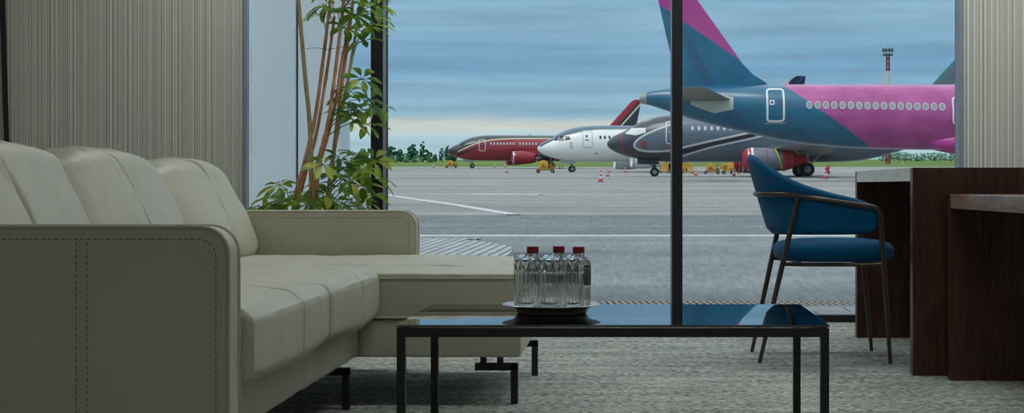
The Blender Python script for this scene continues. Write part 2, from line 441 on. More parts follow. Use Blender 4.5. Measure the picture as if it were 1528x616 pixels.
win = empty('window_1', (0, 7.5, 0), kind='structure')
b = MB(); b.box((WX0+.012, 7.44, 0), (WX1, 7.50, 0.038), 0.003); b.box((WX0+.012, 7.44, WZ1-0.06), (WX1, 7.52, WZ1), 0.003)
b.build('window_frame', M['frame_dark'], win)
b = MB(); b.box((WX0+.012, 7.50, 0.0), (WX1, 7.60, 0.03), 0.003); b.build('window_sill', M['frame_light'], win)
MUL = [(XU(553, 7.44), XU(571, 7.44)), (XU(1003, 7.44), XU(1018.5, 7.44))]
for i, (a, c) in enumerate(MUL):
    b = MB(); b.box((a, 7.44, 0.038), (c, 7.49, WZ1-0.06), 0.003); m_ = b.build('mullion', M['frame_dark'], win)
    b = MB()
    if i == 0: b.box((c-.002, 7.446, 0.038), (c+0.017, 7.474, WZ1-.06), 0.002); b.box((c+.017, 7.45, 0.038), (c+0.022, 7.474, WZ1-.06), 0.001, 1)
    else: b.box((a-0.008, 7.446, 0.038), (a+.002, 7.474, WZ1-.06), 0.002)
    b.build('glazing_bead', [M['frame_light'], M['frame_dark']], m_)
edges = [WX0+.012, MUL[0][0], MUL[0][1], MUL[1][0], MUL[1][1], WX1]
for i in range(3):
    b = MB(); b.box((edges[2*i], 7.475, 0.038), (edges[2*i+1], 7.483, WZ1-0.06)); b.build('pane', M['pane'], win, smooth=False)

# fill lamps added out of view to brighten the lounge
lamp0 = None
for k, (x, y) in enumerate([(-1.4, 6.45), (0.8, 6.45), (2.5, 6.45), (0.5, 3.7), (0.2, -1.9)]):
    if lamp0 is None:
        lamp0 = empty('fill_lamp', (x, y, RZ), 'added rectangular fill lamp, unseen, brightening the lounge', 'lamp', 'added fill lamps above the lounge')
        b = MB(); b.box((x-.62, y-.17, RZ-.05), (x+.62, y+.17, RZ-.001), .006); b.build('housing', M['white_paint'], lamp0)
        b = MB(); b.box((x-.58, y-.13, RZ-.056), (x+.58, y+.13, RZ-.049), .002); b.build('diffuser', M['lamp'], lamp0)
    else: dup(lamp0, (x, y, RZ))

# ---------------------------------------------------------------- sofa
def loft_profile(b, prof, y0, y1, er=0.03, ny=28, crown=None, seam=None, wr=0.0, mi=0, seed=0.0, seamw=0.012, seamd=0.006, ends=0.0, er2=None):
    """closed X-Z outline swept along Y, rounded at both ends; crown/wrinkles displace outwards"""
    n = len(prof); cx = sum(p[0] for p in prof)/n; cz = sum(p[1] for p in prof)/n
    nor = []
    for j in range(n):
        a, c = prof[(j-1) % n], prof[(j+1) % n]
        t = Vector((c[0]-a[0], c[1]-a[1])).normalized(); q = Vector((t.y, -t.x))
        if q.dot(Vector((prof[j][0]-cx, prof[j][1]-cz))) < 0: q = -q
        nor.append(q)
    L = y1 - y0; ys = []
    k = 7
    for i in range(k): ys.append(er*(1-math.cos(PI/2*i/k)))
    m = ny
    for i in range(m+1): ys.append(er + (L-2*er)*i/m)
    if seam:
        for s in seam:
            for q in (-1.6, -0.9, -0.5, -0.2, 0, 0.2, 0.5, 0.9, 1.6): ys.append(s*L + q*seamw)
    e2 = er2 or er
    for i in range(k): ys.append(L - e2*(1-math.cos(PI/2*i/k)))
    ys = sorted(set(round(q, 5) for q in ys))
    rings = []
    for y in ys:
        e = min(y, L-y)
        ee = er if y < L/2 else e2
        ins = 0.0 if e >= ee else ee*(1-math.sqrt(max(0, 1-(1-e/ee)**2)))
        s = 2*y/L-1
        ring = []
        for j, (x, z) in enumerate(prof):
            d = -ins - (ends*abs(s)**3 if s < 0 else 0.15*ends*abs(s)**4)
            if crown: d += crown(x, z, s)
            if seam:
                for q in seam:
                    d -= seamd*math.exp(-((y-q*L)/(seamw*0.5))**2)
            if wr:
                v = noise.fractal(Vector((x*4+seed, (y)*9+x*3, z*4)), 0.9, 2.0, 3)
                v2 = noise.noise(Vector((x*9+z*7+seed, y*34+x*10, z*9-x*5)))
                env = 0.5
                if z > 0.68: v2 += 0.9*noise.noise(Vector((x*6+seed, y*60+z*8, z*6)))
                if seam: env = max(0.35, max(math.exp(-((y-q*L)/0.10)**2) for q in seam))
                d += wr*(v*0.8 + v2*env*0.9)
            ring.append(Vector((x+nor[j].x*d, y0+y, z+nor[j].y*d)))
        rings.append(ring)
    b.rings(rings, mi)

def rrect(x0, x1, z0, z1, r, n=6):
    """rounded rectangle outline, r = (bl, br, tr, tl)"""
    out = []
    for (cx, cz, a0, q) in ((x1-r[1], z0+r[1], -PI/2, r[1]), (x1-r[2], z1-r[2], 0, r[2]), (x0+r[3], z1-r[3], PI/2, r[3]), (x0+r[0], z0+r[0], PI, r[0])):
        for k in range(n+1):
            a = a0 + PI/2*k/n
            out.append((cx+q*math.cos(a), cz+q*math.sin(a)))
    return out
def densify(pr, step=0.03):
    out = []
    for i in range(len(pr)):
        a, c = Vector(pr[i]), Vector(pr[(i+1) % len(pr)]); k = max(1, int((c-a).length/step))
        for q in range(k): out.append(tuple(a+(c-a)*q/k))
    return out
def dashes(b, path, mi=1, ln=0.008, gap=0.005, r=0.0011):
    path = [Vector(p) for p in path]; acc = 0.0
    for a, c in zip(path, path[1:]):
        L = (c-a).length
        if L < 1e-6: continue
        t = (c-a)/L; s = -acc if acc else 0.0
        q = s
        while q < L:
            q0, q1 = max(q, 0), min(q+ln, L)
            if q1-q0 > 0.002: b.tube([a+t*q0, a+t*q1], r, 4, mi)
            q += ln+gap
        acc = (L - (q-(ln+gap))) if q > L else 0
        acc = max(0, min(acc, ln+gap))

SX = -0.81        # front of the arms
sofa = empty('corner_sofa', (-1.3, 4.3, 0), 'cream leather corner sofa with chaise on black steel legs', 'sofa')
AY = [(2.955, 3.042), (5.515, 5.60)]
for (ya, yb), dx in zip(AY, (0, 0)):
    b = MB()
    pr = densify(rrect(-1.90, SX, 0.157, 0.607 if ya < 4 else 0.594, (0.02, 0.015, 0.055, 0.04)), 0.04)
    loft_profile(b, pr, ya, yb, er=0.014, ny=6, wr=0.0)
    # piping along both edges, stitch rows on the face towards the room entrance
    zt = 0.607 if ya < 4 else 0.594
    for yy in (ya+0.006, yb-0.006):
        o = rrect(-1.90, SX, 0.157, zt, (0.02, 0.015, 0.055, 0.04))
        b.tube([(x, yy, z) for x, z in o], 0.0042, 8, 0, closed=True)
    i = rrect(-1.88, SX-0.024, 0.18, zt-0.024, (0.02, 0.02, 0.035, 0.03))
    i = [(x, ya-0.0002, z) for x, z in i]; 
    dashes(b, [p for p in i] + [i[0]], 1)
    if ya < 4:
        for xs in (-1.107, -1.099): b.tube([(xs, ya-.0002, 0.17), (xs, ya-.0002, 0.60)], 0.0016, 6, 0)
        dashes(b, [(-1.114, ya-.0002, 0.18), (-1.114, ya-.0002, 0.58)], 1)
        dashes(b, [(-1.092, ya-.0002, 0.18), (-1.092, ya-.0002, 0.58)], 1)
    b.build('armrest', [M['leather'], M['stitch']], sofa)
# back frame
b = MB(); b.box((-1.90, 3.042, 0.157), (-1.76, 5.515, 0.60), 0.03, 0, 4); b.build('backrest', M['leather'], sofa)
# base under the two seats
b = MB()
pr = densify(rrect(-1.76, -0.848, 0.157, 0.30, (0.01, 0.02, 0.03, 0.01)), 0.03)
loft_profile(b, pr, 3.044, 4.572, er=0.012, ny=60, seam=(0.51,), wr=0.0035, seed=3.1, seamw=0.01)
b.build('seat_base', M['leather'], sofa)
# seat cushions
sp = densify(rrect(-1.56, -0.782, 0.282, 0.436, (0.02, 0.032, 0.036, 0.02), 8), 0.03)
def seat_crown(x, z, s):
    e = 1-s*s
    if z > 0.42: return 0.034*e**.8*math.sin(PI*min(1, max(0, (x+1.70)/0.93)))**.6
    return 0.014*e if x > -0.80 else 0.0
for k, (ya, yb) in enumerate([(3.046, 3.826), (3.830, 4.572)]):
    b = MB()
    loft_profile(b, sp, ya, yb, er=(0.016, 0.03)[k], ny=70, crown=seat_crown, seam=(0.52,), wr=0.0045, seed=1.7+k*5, seamd=0.008)
    for yy in (ya+0.010, yb-0.010):
        b.tube([(p[0], yy, p[1]) for p in [(x-.004, z-.003 if z > .4 else z) for x, z in sp]], 0.0038, 6, 0, closed=True)
    b.build('seat_cushion', M['leather'], sofa)
# back cushions
bp = smooth_path([(-1.41, 0, .432), (-1.380, 0, .448), (-1.373, 0, .475), (-1.382, 0, .52), (-1.408, 0, .59), (-1.442, 0, .66), (-1.474, 0, .72), (-1.496, 0, .762), (-1.528, 0, .786), (-1.585, 0, .795),
                  (-1.66, 0, .788), (-1.72, 0, .74), (-1.745, 0, .62), (-1.745, 0, .50), (-1.70, 0, .445), (-1.55, 0, .44)], 5, True)
bp = [(p.x, p.z) for p in bp]
def back_crown(x, z, s):
    return 0.018*(1-s*s)-0.008
for k in range(3):
    ya = 3.05 + k*0.8205; yb = ya + 0.819
    b = MB(); bq = [(x, z+(0.0, -.006, -.022)[k]*max(0, (z-.45)/.34)) for x, z in bp]
    loft_profile(b, bq, ya, yb, er2=0.012, er=0.03, ny=70, crown=back_crown, seam=(0.5,), wr=0.008, seed=11.3+k*7.7, seamd=0.008, seamw=0.008, ends=0.10 if k else 0.01)
    b.build('back_cushion', M['leather'], sofa)
# chaise
b = MB()
pr = densify(rrect(-1.76, -0.345, 0.157, 0.274, (0.01, 0.012, 0.01, 0.01)), 0.04)
loft_profile(b, pr, 4.580, 5.510, er=0.006, ny=30, wr=0.0015, seed=8.8)
b.build('chaise_base', M['leather'], sofa)
b = MB()
cp = densify(rrect(-1.76, -0.338, 0.277, 0.418, (0.012, 0.012, 0.03, 0.03), 8), 0.025)
def ch_crown(x, z, s):
    ax = min(1.0, (x+1.76)/0.25, (-0.335-x)/0.22)
    return 0.022*(max(0, ax)**0.5)*(1-s**4) if z > 0.40 else 0.0
loft_profile(b, cp, 4.576, 5.512, er=0.008, ny=60, crown=ch_crown, seam=(0.16, 0.84), wr=0.0065, seed=21.5, seamd=0.004, seamw=0.008)
for zz in (0.281, 0.402):
    b.tube([(-1.0, 4.5765, zz), (-.37, 4.5765, zz), (-.35, 4.579, zz), (-.3395, 4.594, zz), (-.3375, 4.62, zz), (-.3375, 5.46, zz), (-.3395, 5.49, zz)], 0.0042, 8)
b.build('chaise_cushion', M['leather'], sofa)
# legs : flat steel bracket + post
def sofa_leg(x, y, dx=-1):
    b = MB(); h = 0.0115
    b.box((x-h, y-h, 0), (x+h, y+h, 0.128), 0.002)
    x0, x1 = sorted((x+dx*0.125, x-dx*h)); b.box((x0, y-h, 0.106), (x1, y+h, 0.129), 0.002)
    for q in (0.045, 0.098):
        xx = x+dx*q; b.box((xx-.010, y-h+.002, 0.126), (xx+.010, y+h-.002, 0.160), 0.001)
    b.build('leg', M['black_metal'], sofa)
for x, y, dx in ((-.881, 4.545, -1), (-.372, 4.67, -1), (-.353, 5.36, -1), (-.881, 3.14, -1), (-1.84, 3.14, 1), (-1.84, 5.45, 1)): sofa_leg(x, y, dx)

# ---------------------------------------------------------------- coffee table
TY0, TY1, TX0, TX1, TZ = 3.60, 4.232, -0.576, 0.483, 0.350
table = empty('coffee_table', (-0.05, 3.9, 0), 'low black steel coffee table with a mirror black glass top', 'table')
b = MB(); b.box((TX0, TY0, TZ-0.006), (TX1, TY1, TZ), 0.0012); b.build('table_top', M['black_glass'], table, smooth=False)
b = MB(); w = 0.022
zt, zb = TZ-0.0085, TZ-0.030
b.box((TX0+.001, TY0+.001, zb), (TX1-.001, TY0+w, zt), .0015); b.box((TX0+.001, TY1-w, zb), (TX1-.001, TY1-.001, zt), .0015)
b.box((TX0+.001, TY0+w, zb), (TX0+w, TY1-w, zt), .0015); b.box((TX1-w, TY0+w, zb), (TX1-.001, TY1-w, zt), .0015)
for x in (TX0+.05, TX1-.05):
    for y in (TY0+.05, TY1-.05): b.lathe([(0.008, zt-.001), (0.008, TZ-.0058)], (x, y, 0), 12)
b.build('frame', M['black_metal'], table)
for x in (TX0+.001, TX1-w):
    for y in (TY0+.001, TY1-w):
        b = MB(); b.box((x, y, 0), (x+w-.001, y+w-.001, zb+.001), .0015); b.build('leg', M['black_metal'], table)

# tray + glasses + bottles
TC = Vector((XU(823, 3.935), 3.935, TZ))
tray = empty('serving_tray', TC, 'round polished steel tray with a flared rim on the coffee table', 'tray')
b = MB()
b.lathe([(0.0, 0.0), (0.085, 0.0), (0.092, 0.001), (0.096, 0.005), (0.098, 0.012), (0.106, 0.0175), (0.122, 0.0215), (0.130, 0.0235), (0.1316, 0.0248), (0.130, 0.0262), (0.122, 0.0245),
         (0.107, 0.0205), (0.098, 0.0175), (0.092, 0.0155), (0.0, 0.0155)], TC, 64, cap=False)
b.build('dish', M['chrome'], tray, ang=60)
b = MB()
for i in range(48):
    a = 2*PI*i/48; b.lathe([(0.0012, 0), (0.0, .0016)], TC+Vector((0.126*math.cos(a), 0.126*math.sin(a), 0.0250)), 6)
b.build('beaded_rim', M['chrome'], tray)
TB = TZ + 0.0157
def tumbler(loc, label):
    e = empty('crystal_tumbler', loc, label, 'glass', 'cut crystal tumblers on the tray')
    R, H = 0.0318, 0.1470
    def rad(r, z, a):
        if r < R-.0028: return r
        q = r*(0.93+0.07*z/H)
        k = 8
        if z > 0.098:
            d = 0.0
            s = (z-0.098)/0.030
            for sg in (1, -1):
                t = (a*k/(2*PI) + sg*s*0.5) % 1.0
                d = max(d, 1-min(t, 1-t)/0.24)
            t = (z-0.131)/0.004
            d = max(d, 1-abs(t))
            if z > 0.132: d = max(d, 0.8*(1-abs(((a*k*2/(2*PI)) % 1.0)-.5)/.3))
            fade = min(1, (H-0.008-z)/0.004) if z > H-0.012 else 1
            return q - 0.0036*d*max(0, fade)
        f = min(1, (0.100-z)/0.006)*min(1, max(0, (z-0.004)/0.006))
        return q - 0.0036*f*(abs(math.sin(a*k))**0.8)
    prof = [(0.0, 0.0), (R*0.8, 0.0), (R*0.97, 0.0015)]
    prof += [(R, 0.004 + (H-0.006)*i/90) for i in range(91)]
    b = MB()
    b.lathe(prof + [(R-.0008, H-.0006), (R-.0018, H-.0004), (R-.003, H-.0016)] + [(R-0.0040, H-.01), (R-.0050, .09), (R*.93-.0060, 0.04), (R*.93-.007, 0.018), (R*.93-.011, 0.0135), (0.0, 0.0125)], loc, 144, cap=False, rad=rad)
    b.build('bowl', M['crystal'], e, ang=25)
for (u, d, lb) in ((784.5, 3.885, 'cut crystal tumbler at the sofa end of the row on the tray'), (820, 3.872, 'cut crystal tumbler in the middle of the row on the tray'),
                   (854.5, 3.885, 'cut crystal tumbler at the desk end of the row on the tray')):
    tumbler(Vector((XU(u, d), d, TB)), lb)
def bottle(loc, label):
    e = empty('water_bottle', loc, label, 'bottle', 'water bottles behind the tumblers')
    prof = [(0.0, 0.003), (0.018, 0.0), (0.029, 0.001), (0.0322, 0.005)]
    for i in range(5):
        z = 0.010+i*0.009; prof += [(0.0325, z), (0.0306, z+0.0045)]
    prof += [(0.0325, 0.056), (0.0322, 0.106), (0.0325, 0.112), (0.0312, 0.120), (0.026, 0.129), (0.018, 0.137), (0.0142, 0.140), (0.0138, 0.145), (0.0, 0.145)]
    b = MB(); b.lathe(prof, loc, 40, cap=False); b.build('body', M['water'], e, ang=50)
    b = MB(); b.lathe([(0.0326, 0.060), (0.0331, 0.061), (0.0331, 0.108), (0.0326, 0.109)], loc, 40, cap=False); b.build('paper_label', M['label'], e)
    def cr(r, z, a): return r + (0.0004*math.sin(a*30) if 0.146 < z < 0.159 else 0)
    b = MB(); b.lathe([(0.0, 0.1432), (0.0150, 0.1432), (0.0155, 0.1450), (0.0155, 0.147), (0.0155, .152), (0.0155, 0.158), (0.0148, 0.1612), (0.0, 0.1616)], loc, 90, cap=False, rad=cr)
    b.build('cap', M['cap_red'], e)
for (u, d, lb) in ((795, 3.962, 'water bottle whose red cap shows leftmost above the tumblers'), (833.8, 3.985, 'water bottle with the middle one of three red caps'),
                   (863.5, 3.948, 'water bottle showing its side past the tumblers at the desk end')):
    bottle(Vector((XU(u, d), d, TB)), lb)

# ---------------------------------------------------------------- chair
chair = empty('tub_chair', (0.75, 5.93, 0), 'blue upholstered tub chair with bronze tube legs at the desk', 'chair')
CY, HW = 5.93, 0.252
def shell_xy(t, lean):
    """plan of the wrapped back; t -1..1, near arm to far arm"""
    xa, xc = 0.955, 0.775
    Ls = xa-xc; ax, by = 0.21, HW
    arc = 0.5*PI*math.sqrt((ax*ax+by*by)/2)*2
    tot = 2*Ls+arc; s = (t+1)/2*tot
    if s < Ls: return Vector((xa-s, CY-by)), Vector((0, -1)), 0.0
    if s > Ls+arc: return Vector((xc+(s-Ls-arc), CY+by)), Vector((0, 1)), 0.0
    a = (s-Ls)/arc*PI
    n = Vector((-math.sin(a)/ax*ax, -math.cos(a))).normalized()
    return Vector((xc-ax*math.sin(a), CY-by*math.cos(a))), n, math.sin(a)
topf = pchip([(0, .818), (.08, .812), (.18, .782), (.30, .738), (.45, .696), (.611, .669), (.844, .638), (.936, .617), (.985, .585), (1.0, .56)])
botf = pchip([(0, .497), (.5, .500), (.8, .502), (.94, .506), (.985, .53), (1.0, .548)])
def shell_pt(t, h, off):
    p, n, s = shell_xy(t, 0)
    a = abs(t); z0, z1 = botf(a), topf(a); z = z0+(z1-z0)*h
    lean = 0.295*(s**1.5)*(z-0.50) + 0.02*(z-.5)*(1-s)
    q = p + n*(lean+off)
    return Vector((q.x, q.y, z))
b = MB(); nt, nh = 72, 14; th = 0.036
rings = []
for i in range(nt+1):
    t = -1+2*i/nt; ring = []
    e = min(1.0, (1-abs(t))/0.05); tt = th*(math.sqrt(max(0.02, 1-(1-e)**2)))
    for j in range(nh+1):
        h = j/nh; ed = min(h, 1-h)*nh/1.5; k = math.sqrt(max(0.0, 1-(1-min(1, ed))**2))
        ring.append(shell_pt(t, h, tt*0.5*k + 0.008*math.sin(PI*h)*0))
    for j in range(nh, -1, -1):
        h = j/nh; ed = min(h, 1-h)*nh/1.5; k = math.sqrt(max(0.0, 1-(1-min(1, ed))**2))
        ring.append(shell_pt(t, h, -tt*0.5*k))
    rings.append(ring)
b.rings(rings); b.build('backrest', M['blue'], chair, ang=80)
# seat pad
b = MB(); rings = []
def seat_xy(a, r):
    c, s = math.cos(a), math.sin(a); ex = 0.62
    x = math.copysign(abs(c)**ex, c); y = math.copysign(abs(s)**ex, s)
    return 0.807 + 0.236*x*r, CY + 0.232*y*r
prof = [(0.0, .392), (.80, .392), (.93, .398), (.985, .413), (1.0, .432), (.985, .449), (.93, .462), (.80, .471), (.55, .477), (.28, .480), (0.0, .481)]
for r, z in prof: rings.append([Vector((*seat_xy(2*PI*k/64, max(r, .001)), z)) for k in range(64)])
b.rings(rings); b.build('seat', M['blue'], chair, ang=60)
# tube frame
rt = 0.0105
def rail_pt(t, off=0.020):
    p, n, s = shell_xy(t, 0); a = abs(t)
    z = 0.657 - 0.050*max(0, (a-0.35)/0.6)
    lean = 0.295*(s**1.5)*(z-0.50) + 0.02*(z-.5)*(1-s)
    q = p+n*(lean+off); return Vector((q.x, q.y, z))
path = [rail_pt(-0.93+1.86*i/50) for i in range(51)]
b = MB(); b.tube(path, rt, 12); b.build('arm_rail', M['bronze'], chair)
for sy in (-1, 1):
    near = sy < 0
    tip = rail_pt(-0.93 if near else 0.93); nx = rail_pt(-0.90 if near else 0.90)
    fy = CY + sy*(0.218 if near else 0.24)
    foot = Vector((1.002, 5.715 if near else 6.165, 0.0))
    p1 = tip + Vector((0.018, 0, -0.004)); p2 = tip + Vector((0.030, 0, -0.014)); p3 = tip+Vector((0.036, -sy*.001, -0.034))
    b = MB(); pts = [tip-(nx-tip)*0.0, p1, p2, p3, p3.lerp(foot, .35), foot]
    b.tube(pts, [rt, rt, rt, rt, rt, rt*0.72], 12); b.build('leg', M['bronze'], chair)
    t0 = -0.52 if near else 0.52
    best = min((abs(rail_pt(sy*(.3+.6*i/200)).x-0.642), sy*(.3+.6*i/200)) for i in range(201))[1]
    top = rail_pt(best); foot = Vector((0.497, 5.745 if near else 6.115, 0.0))
    b = MB(); b.tube([top, top.lerp(foot, .5), foot], [rt, rt, rt*0.72], 12); b.build('leg', M['bronze'], chair)
b = MB()
for yy in (CY-0.222, CY+0.222):
    q = 1 if yy > CY else -1
    b.tube([(0.590, yy+q*.012, .388), (0.66, yy-q*.02, .384), (0.80, yy-q*.03, .383), (0.962, yy+q*.014, .386)], 0.008, 10)
b.tube([(0.66, CY-.20, .384), (0.66, CY+.20, .384)], .008, 10); b.tube([(0.90, CY-.20, .384), (0.90, CY+.20, .384)], .008, 10)
b.build('seat_frame', M['bronze'], chair)

# ---------------------------------------------------------------- desk and its lower return
def slab_desk(name, label, x0, x1, y0, y1, zt, th, cat):
    e = empty(name, ((x0+x1)/2, (y0+y1)/2, 0), label, cat)
    b = MB(); b.box((x0, y0+th, zt-th), (x1, y1-th, zt), .0015)
    b.build('table_top', M['wood_glare'], e)
    for ya in (y0, y1-th):
        b = MB(); b.box((x0, ya, 0), (x1, ya+th, zt), .002); b.build('panel_leg', M['wood'], e)
    return e
slab_desk('desk', 'tall dark walnut slab desk beside the blue chair', 1.0195, 1.85, 5.353, 6.735, 0.756, 0.050, 'desk')
slab_desk('side_table', 'lower dark walnut slab table standing against the tall desk', 1.127, 1.75, 3.70, 5.268, 0.660, 0.050, 'table')

# ---------------------------------------------------------------- plant
plant = empty('potted_schefflera', (XU(475, 6.75), 6.72, 0), 'tall potted schefflera with bare reddish canes behind the sofa', 'plant')
pc = Vector((XU(475, 6.75), 6.72, 0))
b = MB(); b.lathe([(0.0, 0), (.15, 0), (.17, .02), (.205, .40), (.208, .42), (.198, .42), (.19, .38), (0, .36)], pc, 40, cap=False); b.build('pot', M['pot'], plant)
b = MB(); b.lathe([(0.0, .385), (.19, .38), (.19, .365), (0, .365)], pc, 32, cap=False); b.build('soil', M['soil'], plant)
stems = [
 (6.66, 'bark_green', .011, [(440, -70), (447, 20), (455, 110), (463, 200), (465, 312)]),
 (6.72, 'cane', .010, [(502, -70), (482, 90), (470, 175), (455, 240), (438, 312)]),
 (6.80, 'cane', .009, [(499, 25), (488, 105), (473, 195), (455, 262), (444, 312)]),
 (6.64, 'cane', .010, [(524, -90), (498, 125), (488, 190), (473, 250), (468, 312)]),
 (6.70, 'cane', .009, [(522, 35), (509, 98), (503, 142), (492, 190), (476, 250), (471, 312)]),
 (6.82, 'cane', .010, [(538, -80), (511, 120), (498, 225), (487, 312)]),
 (6.76, 'bark_green', .009, [(540, -10), (522, 105), (507, 180), (495, 250), (490, 312)]),
]
stem_pts = []
for d, mt, r, pts in stems:
    w = [P(u, v, d) for u, v in pts]; base = Vector((pc.x+(w[-1].x-pc.x)*0.8, pc.y+(d-pc.y)*.6, 0.375)); w.append(base)
    path = smooth_path(w, 8); stem_pts += path
    b = MB(); b.tube(path, [r*(0.72+0.4*i/len(path)) * (1.18 if i % 9 == 0 else 1) for i in range(len(path))], 8); b.build('stem', M[mt], plant)
b = MB(); b.tube([P(456, 73, 6.62), P(470, 71, 6.62), P(488, 74, 6.60), P(512, 70, 6.68)], .0012, 5); b.build('tie_wire', M['black_metal'], plant)
rnd = random.Random(5)
clus = [(546, 8), (530, 22), (560, 22), (484, 8), (502, 14), (516, 42), (541, 62), (566, 8), (492, -12), (556, -14), (520, -16), (478, 22), (552, 40), (538, -2),
        (521, 136), (541, 118), (551, 150), (536, 165), (562, 158), (526, 178), (511, 152), (549, 186), (516, 166),
        (531, 232), (546, 252), (521, 250), (500, 262), (511, 282), (541, 277), (556, 292), (490, 292), (526, 302), (566, 266), (482, 246), (536, 262), (548, 300), (500, 300),
        (460, 302), (431, 287), (416, 276), (399, 296), (425, 301), (558, 240), (507, 238), (445, 296), (408, 306), (478, 300), (515, 310), (538, 312), (472, 276), (391, 309), (524, 268),
        (505, -40), (530, -52), (552, -46), (488, -62), (518, -80), (544, -88), (500, -100), (470, -50), (526, -118), (450, -58), (440, -40)]
def leaflet(b, o, dirv, up, L, W):
    s = dirv.cross(up).normalized(); up = s.cross(dirv).normalized(); k = 6
    vs, fs = [], []
    for i in range(k+1):
        t = i/k; w = W*math.sin(PI*min(1, (t*0.92+0.04)))**0.8*(0.75+0.5*t) if 0 < i < k else 0.0012
        c = o + dirv*(L*t) - Vector((0, 0, 1))*(0.35*L*t*t)
        for q in (-1, 0, 1): vs.append(c + s*(q*w) + up*(abs(q)*w*0.28))
    for i in range(k):
        for q in (0, 1): fs.append((i*3+q, i*3+q+1, i*3+q+4, i*3+q+3))
    b.add(vs, fs)
for (u, v) in clus:
    d = 6.72 + rnd.uniform(-.16, .16); c = P(u, v, d)
    st = min(stem_pts, key=lambda p: (p-c+Vector((0, 0, .10))).length)
    b = MB(); mid = st.lerp(c, .55)+Vector((0, 0, .03)); b.tube(smooth_path([st, mid, c], 4), .0022, 5)
    out = (c-st); out = out.normalized() if out.length > .02 else Vector((rnd.uniform(-1, 1), rnd.uniform(-1, 1), .2)).normalized()
    ax = (out*0.6+Vector((rnd.uniform(-.6, .6), rnd.uniform(-.8, .3), 0.75))).normalized()
    h = ax.cross(Vector((0, 1, 0.1))).normalized(); g = ax.cross(h)
    nl = rnd.choice((6, 7, 7, 8)); ph = rnd.random()*6
    for i in range(nl):
        a = ph+2*PI*i/nl; dr = (h*math.cos(a)+g*math.sin(a)+ax*rnd.uniform(-.15, .35)).normalized()
        L = rnd.uniform(.060, .098); pet = .018
        b.tube([c, c+dr*pet], .0014, 4); leaflet(b, c+dr*pet, dr, ax, L, L*rnd.uniform(.17, .23))
    b.build('leaf_cluster', M['leaf'], plant, fix=False, ang=70)

# ---------------------------------------------------------------- outside ground
def strip_ground(name, x0f, x1f, ds, mat, parent=None, dz=0.0):
    b = MB(); vs = []; fs = []
    for d in ds: vs += [(x0f(d), d, gz(d)+dz), (x1f(d), d, gz(d)+dz)]
    for i in range(len(ds)-1): fs.append((2*i, 2*i+1, 2*i+3, 2*i+2))
    b.add(vs, fs); return b.build(name, mat, parent, smooth=False)
ds = [8.8, 12, 20, 40, 70, 91, 140, 200, 290]
apron = strip_ground('apron_ground', lambda d: -20-d*1.2, lambda d: 20+d*1.2, ds, M['asphalt']); apron['kind'] = 'structure'
field = strip_ground('field_ground', lambda d: -20-d*1.2, lambda d: 20+d*1.2, [290, 400, 550, 700, 1400], M['grass']); field['kind'] = 'structure'
b = MB(); b.box((-8, 7.60, -.06), (8, 8.50, 0.0)); struct('path_ground', b, M['tiles'], smooth=False)
# kerb line
def band(pts, w, mat, name, dz, z1=None, thick=0.0):
    b = MB(); vs = []; fs = []
    for i, (x, y) in enumerate(pts):
        a = Vector(pts[max(0, i-1)]); c = Vector(pts[min(len(pts)-1, i+1)]); t = (c-a).normalized(); n = Vector((-t.y, t.x))*w/2
        for q in (1, -1):
            p = Vector((x, y))+n*q; vs += [(p.x, p.y, gz(p.y)+dz), (p.x, p.y, gz(p.y)-.02)]
    for i in range(len(pts)-1):
        k = i*4
        fs += [(k, k+2, k+6, k+4), (k, k+4, k+5, k+1), (k+2, k+3, k+7, k+6)]
    b.add(vs, fs); return b.build(name, mat, apron, smooth=False)
band([(-14, 17.1), (-2.5, 17.1), (20, 17.1)], .28, M['line'], 'kerb_strip', .02)
def gp(u, v): q = on_ground(u, v); return (q.x, q.y)
band([gp(560, 288), gp(592, 293.5), gp(680, 306), gp(766, 320.5)], .25, M['line'], 'painted_line', .012)
band([(gp(702, 290.5)[0], gp(702, 290.5)[1]), gp(806, 290.7)], .9, M['line'], 'painted_line', .012)
band([gp(560, 249.3), gp(1500, 249.3)], 1.6, M['line'], 'painted_line', .02)
# block paving patch
b = MB()
pp = [(-12, 10.2), (-1.3, 10.2), (-1.15, 12.5), (-1.12, 13.6), (-1.2, 14.6), (-1.5, 15.5), (-1.85, 16.1), (-2.6, 16.5), (-12, 16.6)]
pe = smooth_path([(x, y, 0) for x, y in pp], 4)
b.add([(p.x, p.y, gz(p.y)+.02) for p in pe] + [(p.x, p.y, gz(p.y)-.03) for p in pe], [tuple(range(len(pe)))] + [(i, i+1, len(pe)+i+1, len(pe)+i) for i in range(len(pe)-1)])
struct('paving_ground', b, M['pavers'], smooth=False)
# drain
drain = empty('drain_channel', (0, 8.65, 0), kind='structure')
b = MB(); b.box((-6, 8.50, -.06), (6, 8.80, -.045)); b.build('channel', M['pit'], drain, smooth=False)
b = MB()
for y in (8.50, 8.66, 8.785): b.box((-6, y, -.02), (6, y+.015, .002))
for i in range(170):
    x = -3.2+i*.04
    b.rings([[(x, 8.515, -.02), (x+.024, 8.515, -.02), (x+.024, 8.515, .001), (x, 8.515, .001)], [(x-.03, 8.785, -.02), (x-.006, 8.785, -.02), (x-.006, 8.785, .001), (x-.03, 8.785, .001)]])
b.build('grating', M['grate'], drain, smooth=False)
# concrete pillar outside
pil = MB(); PY = 10.6; XA = XU(508, PY); XJ = XU(443, PY)
pil.box((XJ+.008, PY, 0), (XA, PY+.36, 4.2), .004); pil.box((-4.2, PY, 0), (XJ-.008, PY+.36, 4.2), .004); pil.box((XJ-.01, PY+.03, 0), (XJ+.01, PY+.34, 4.2), 0, 1)
struct('pillar_wall', pil, [M['concrete'], M['groove']])

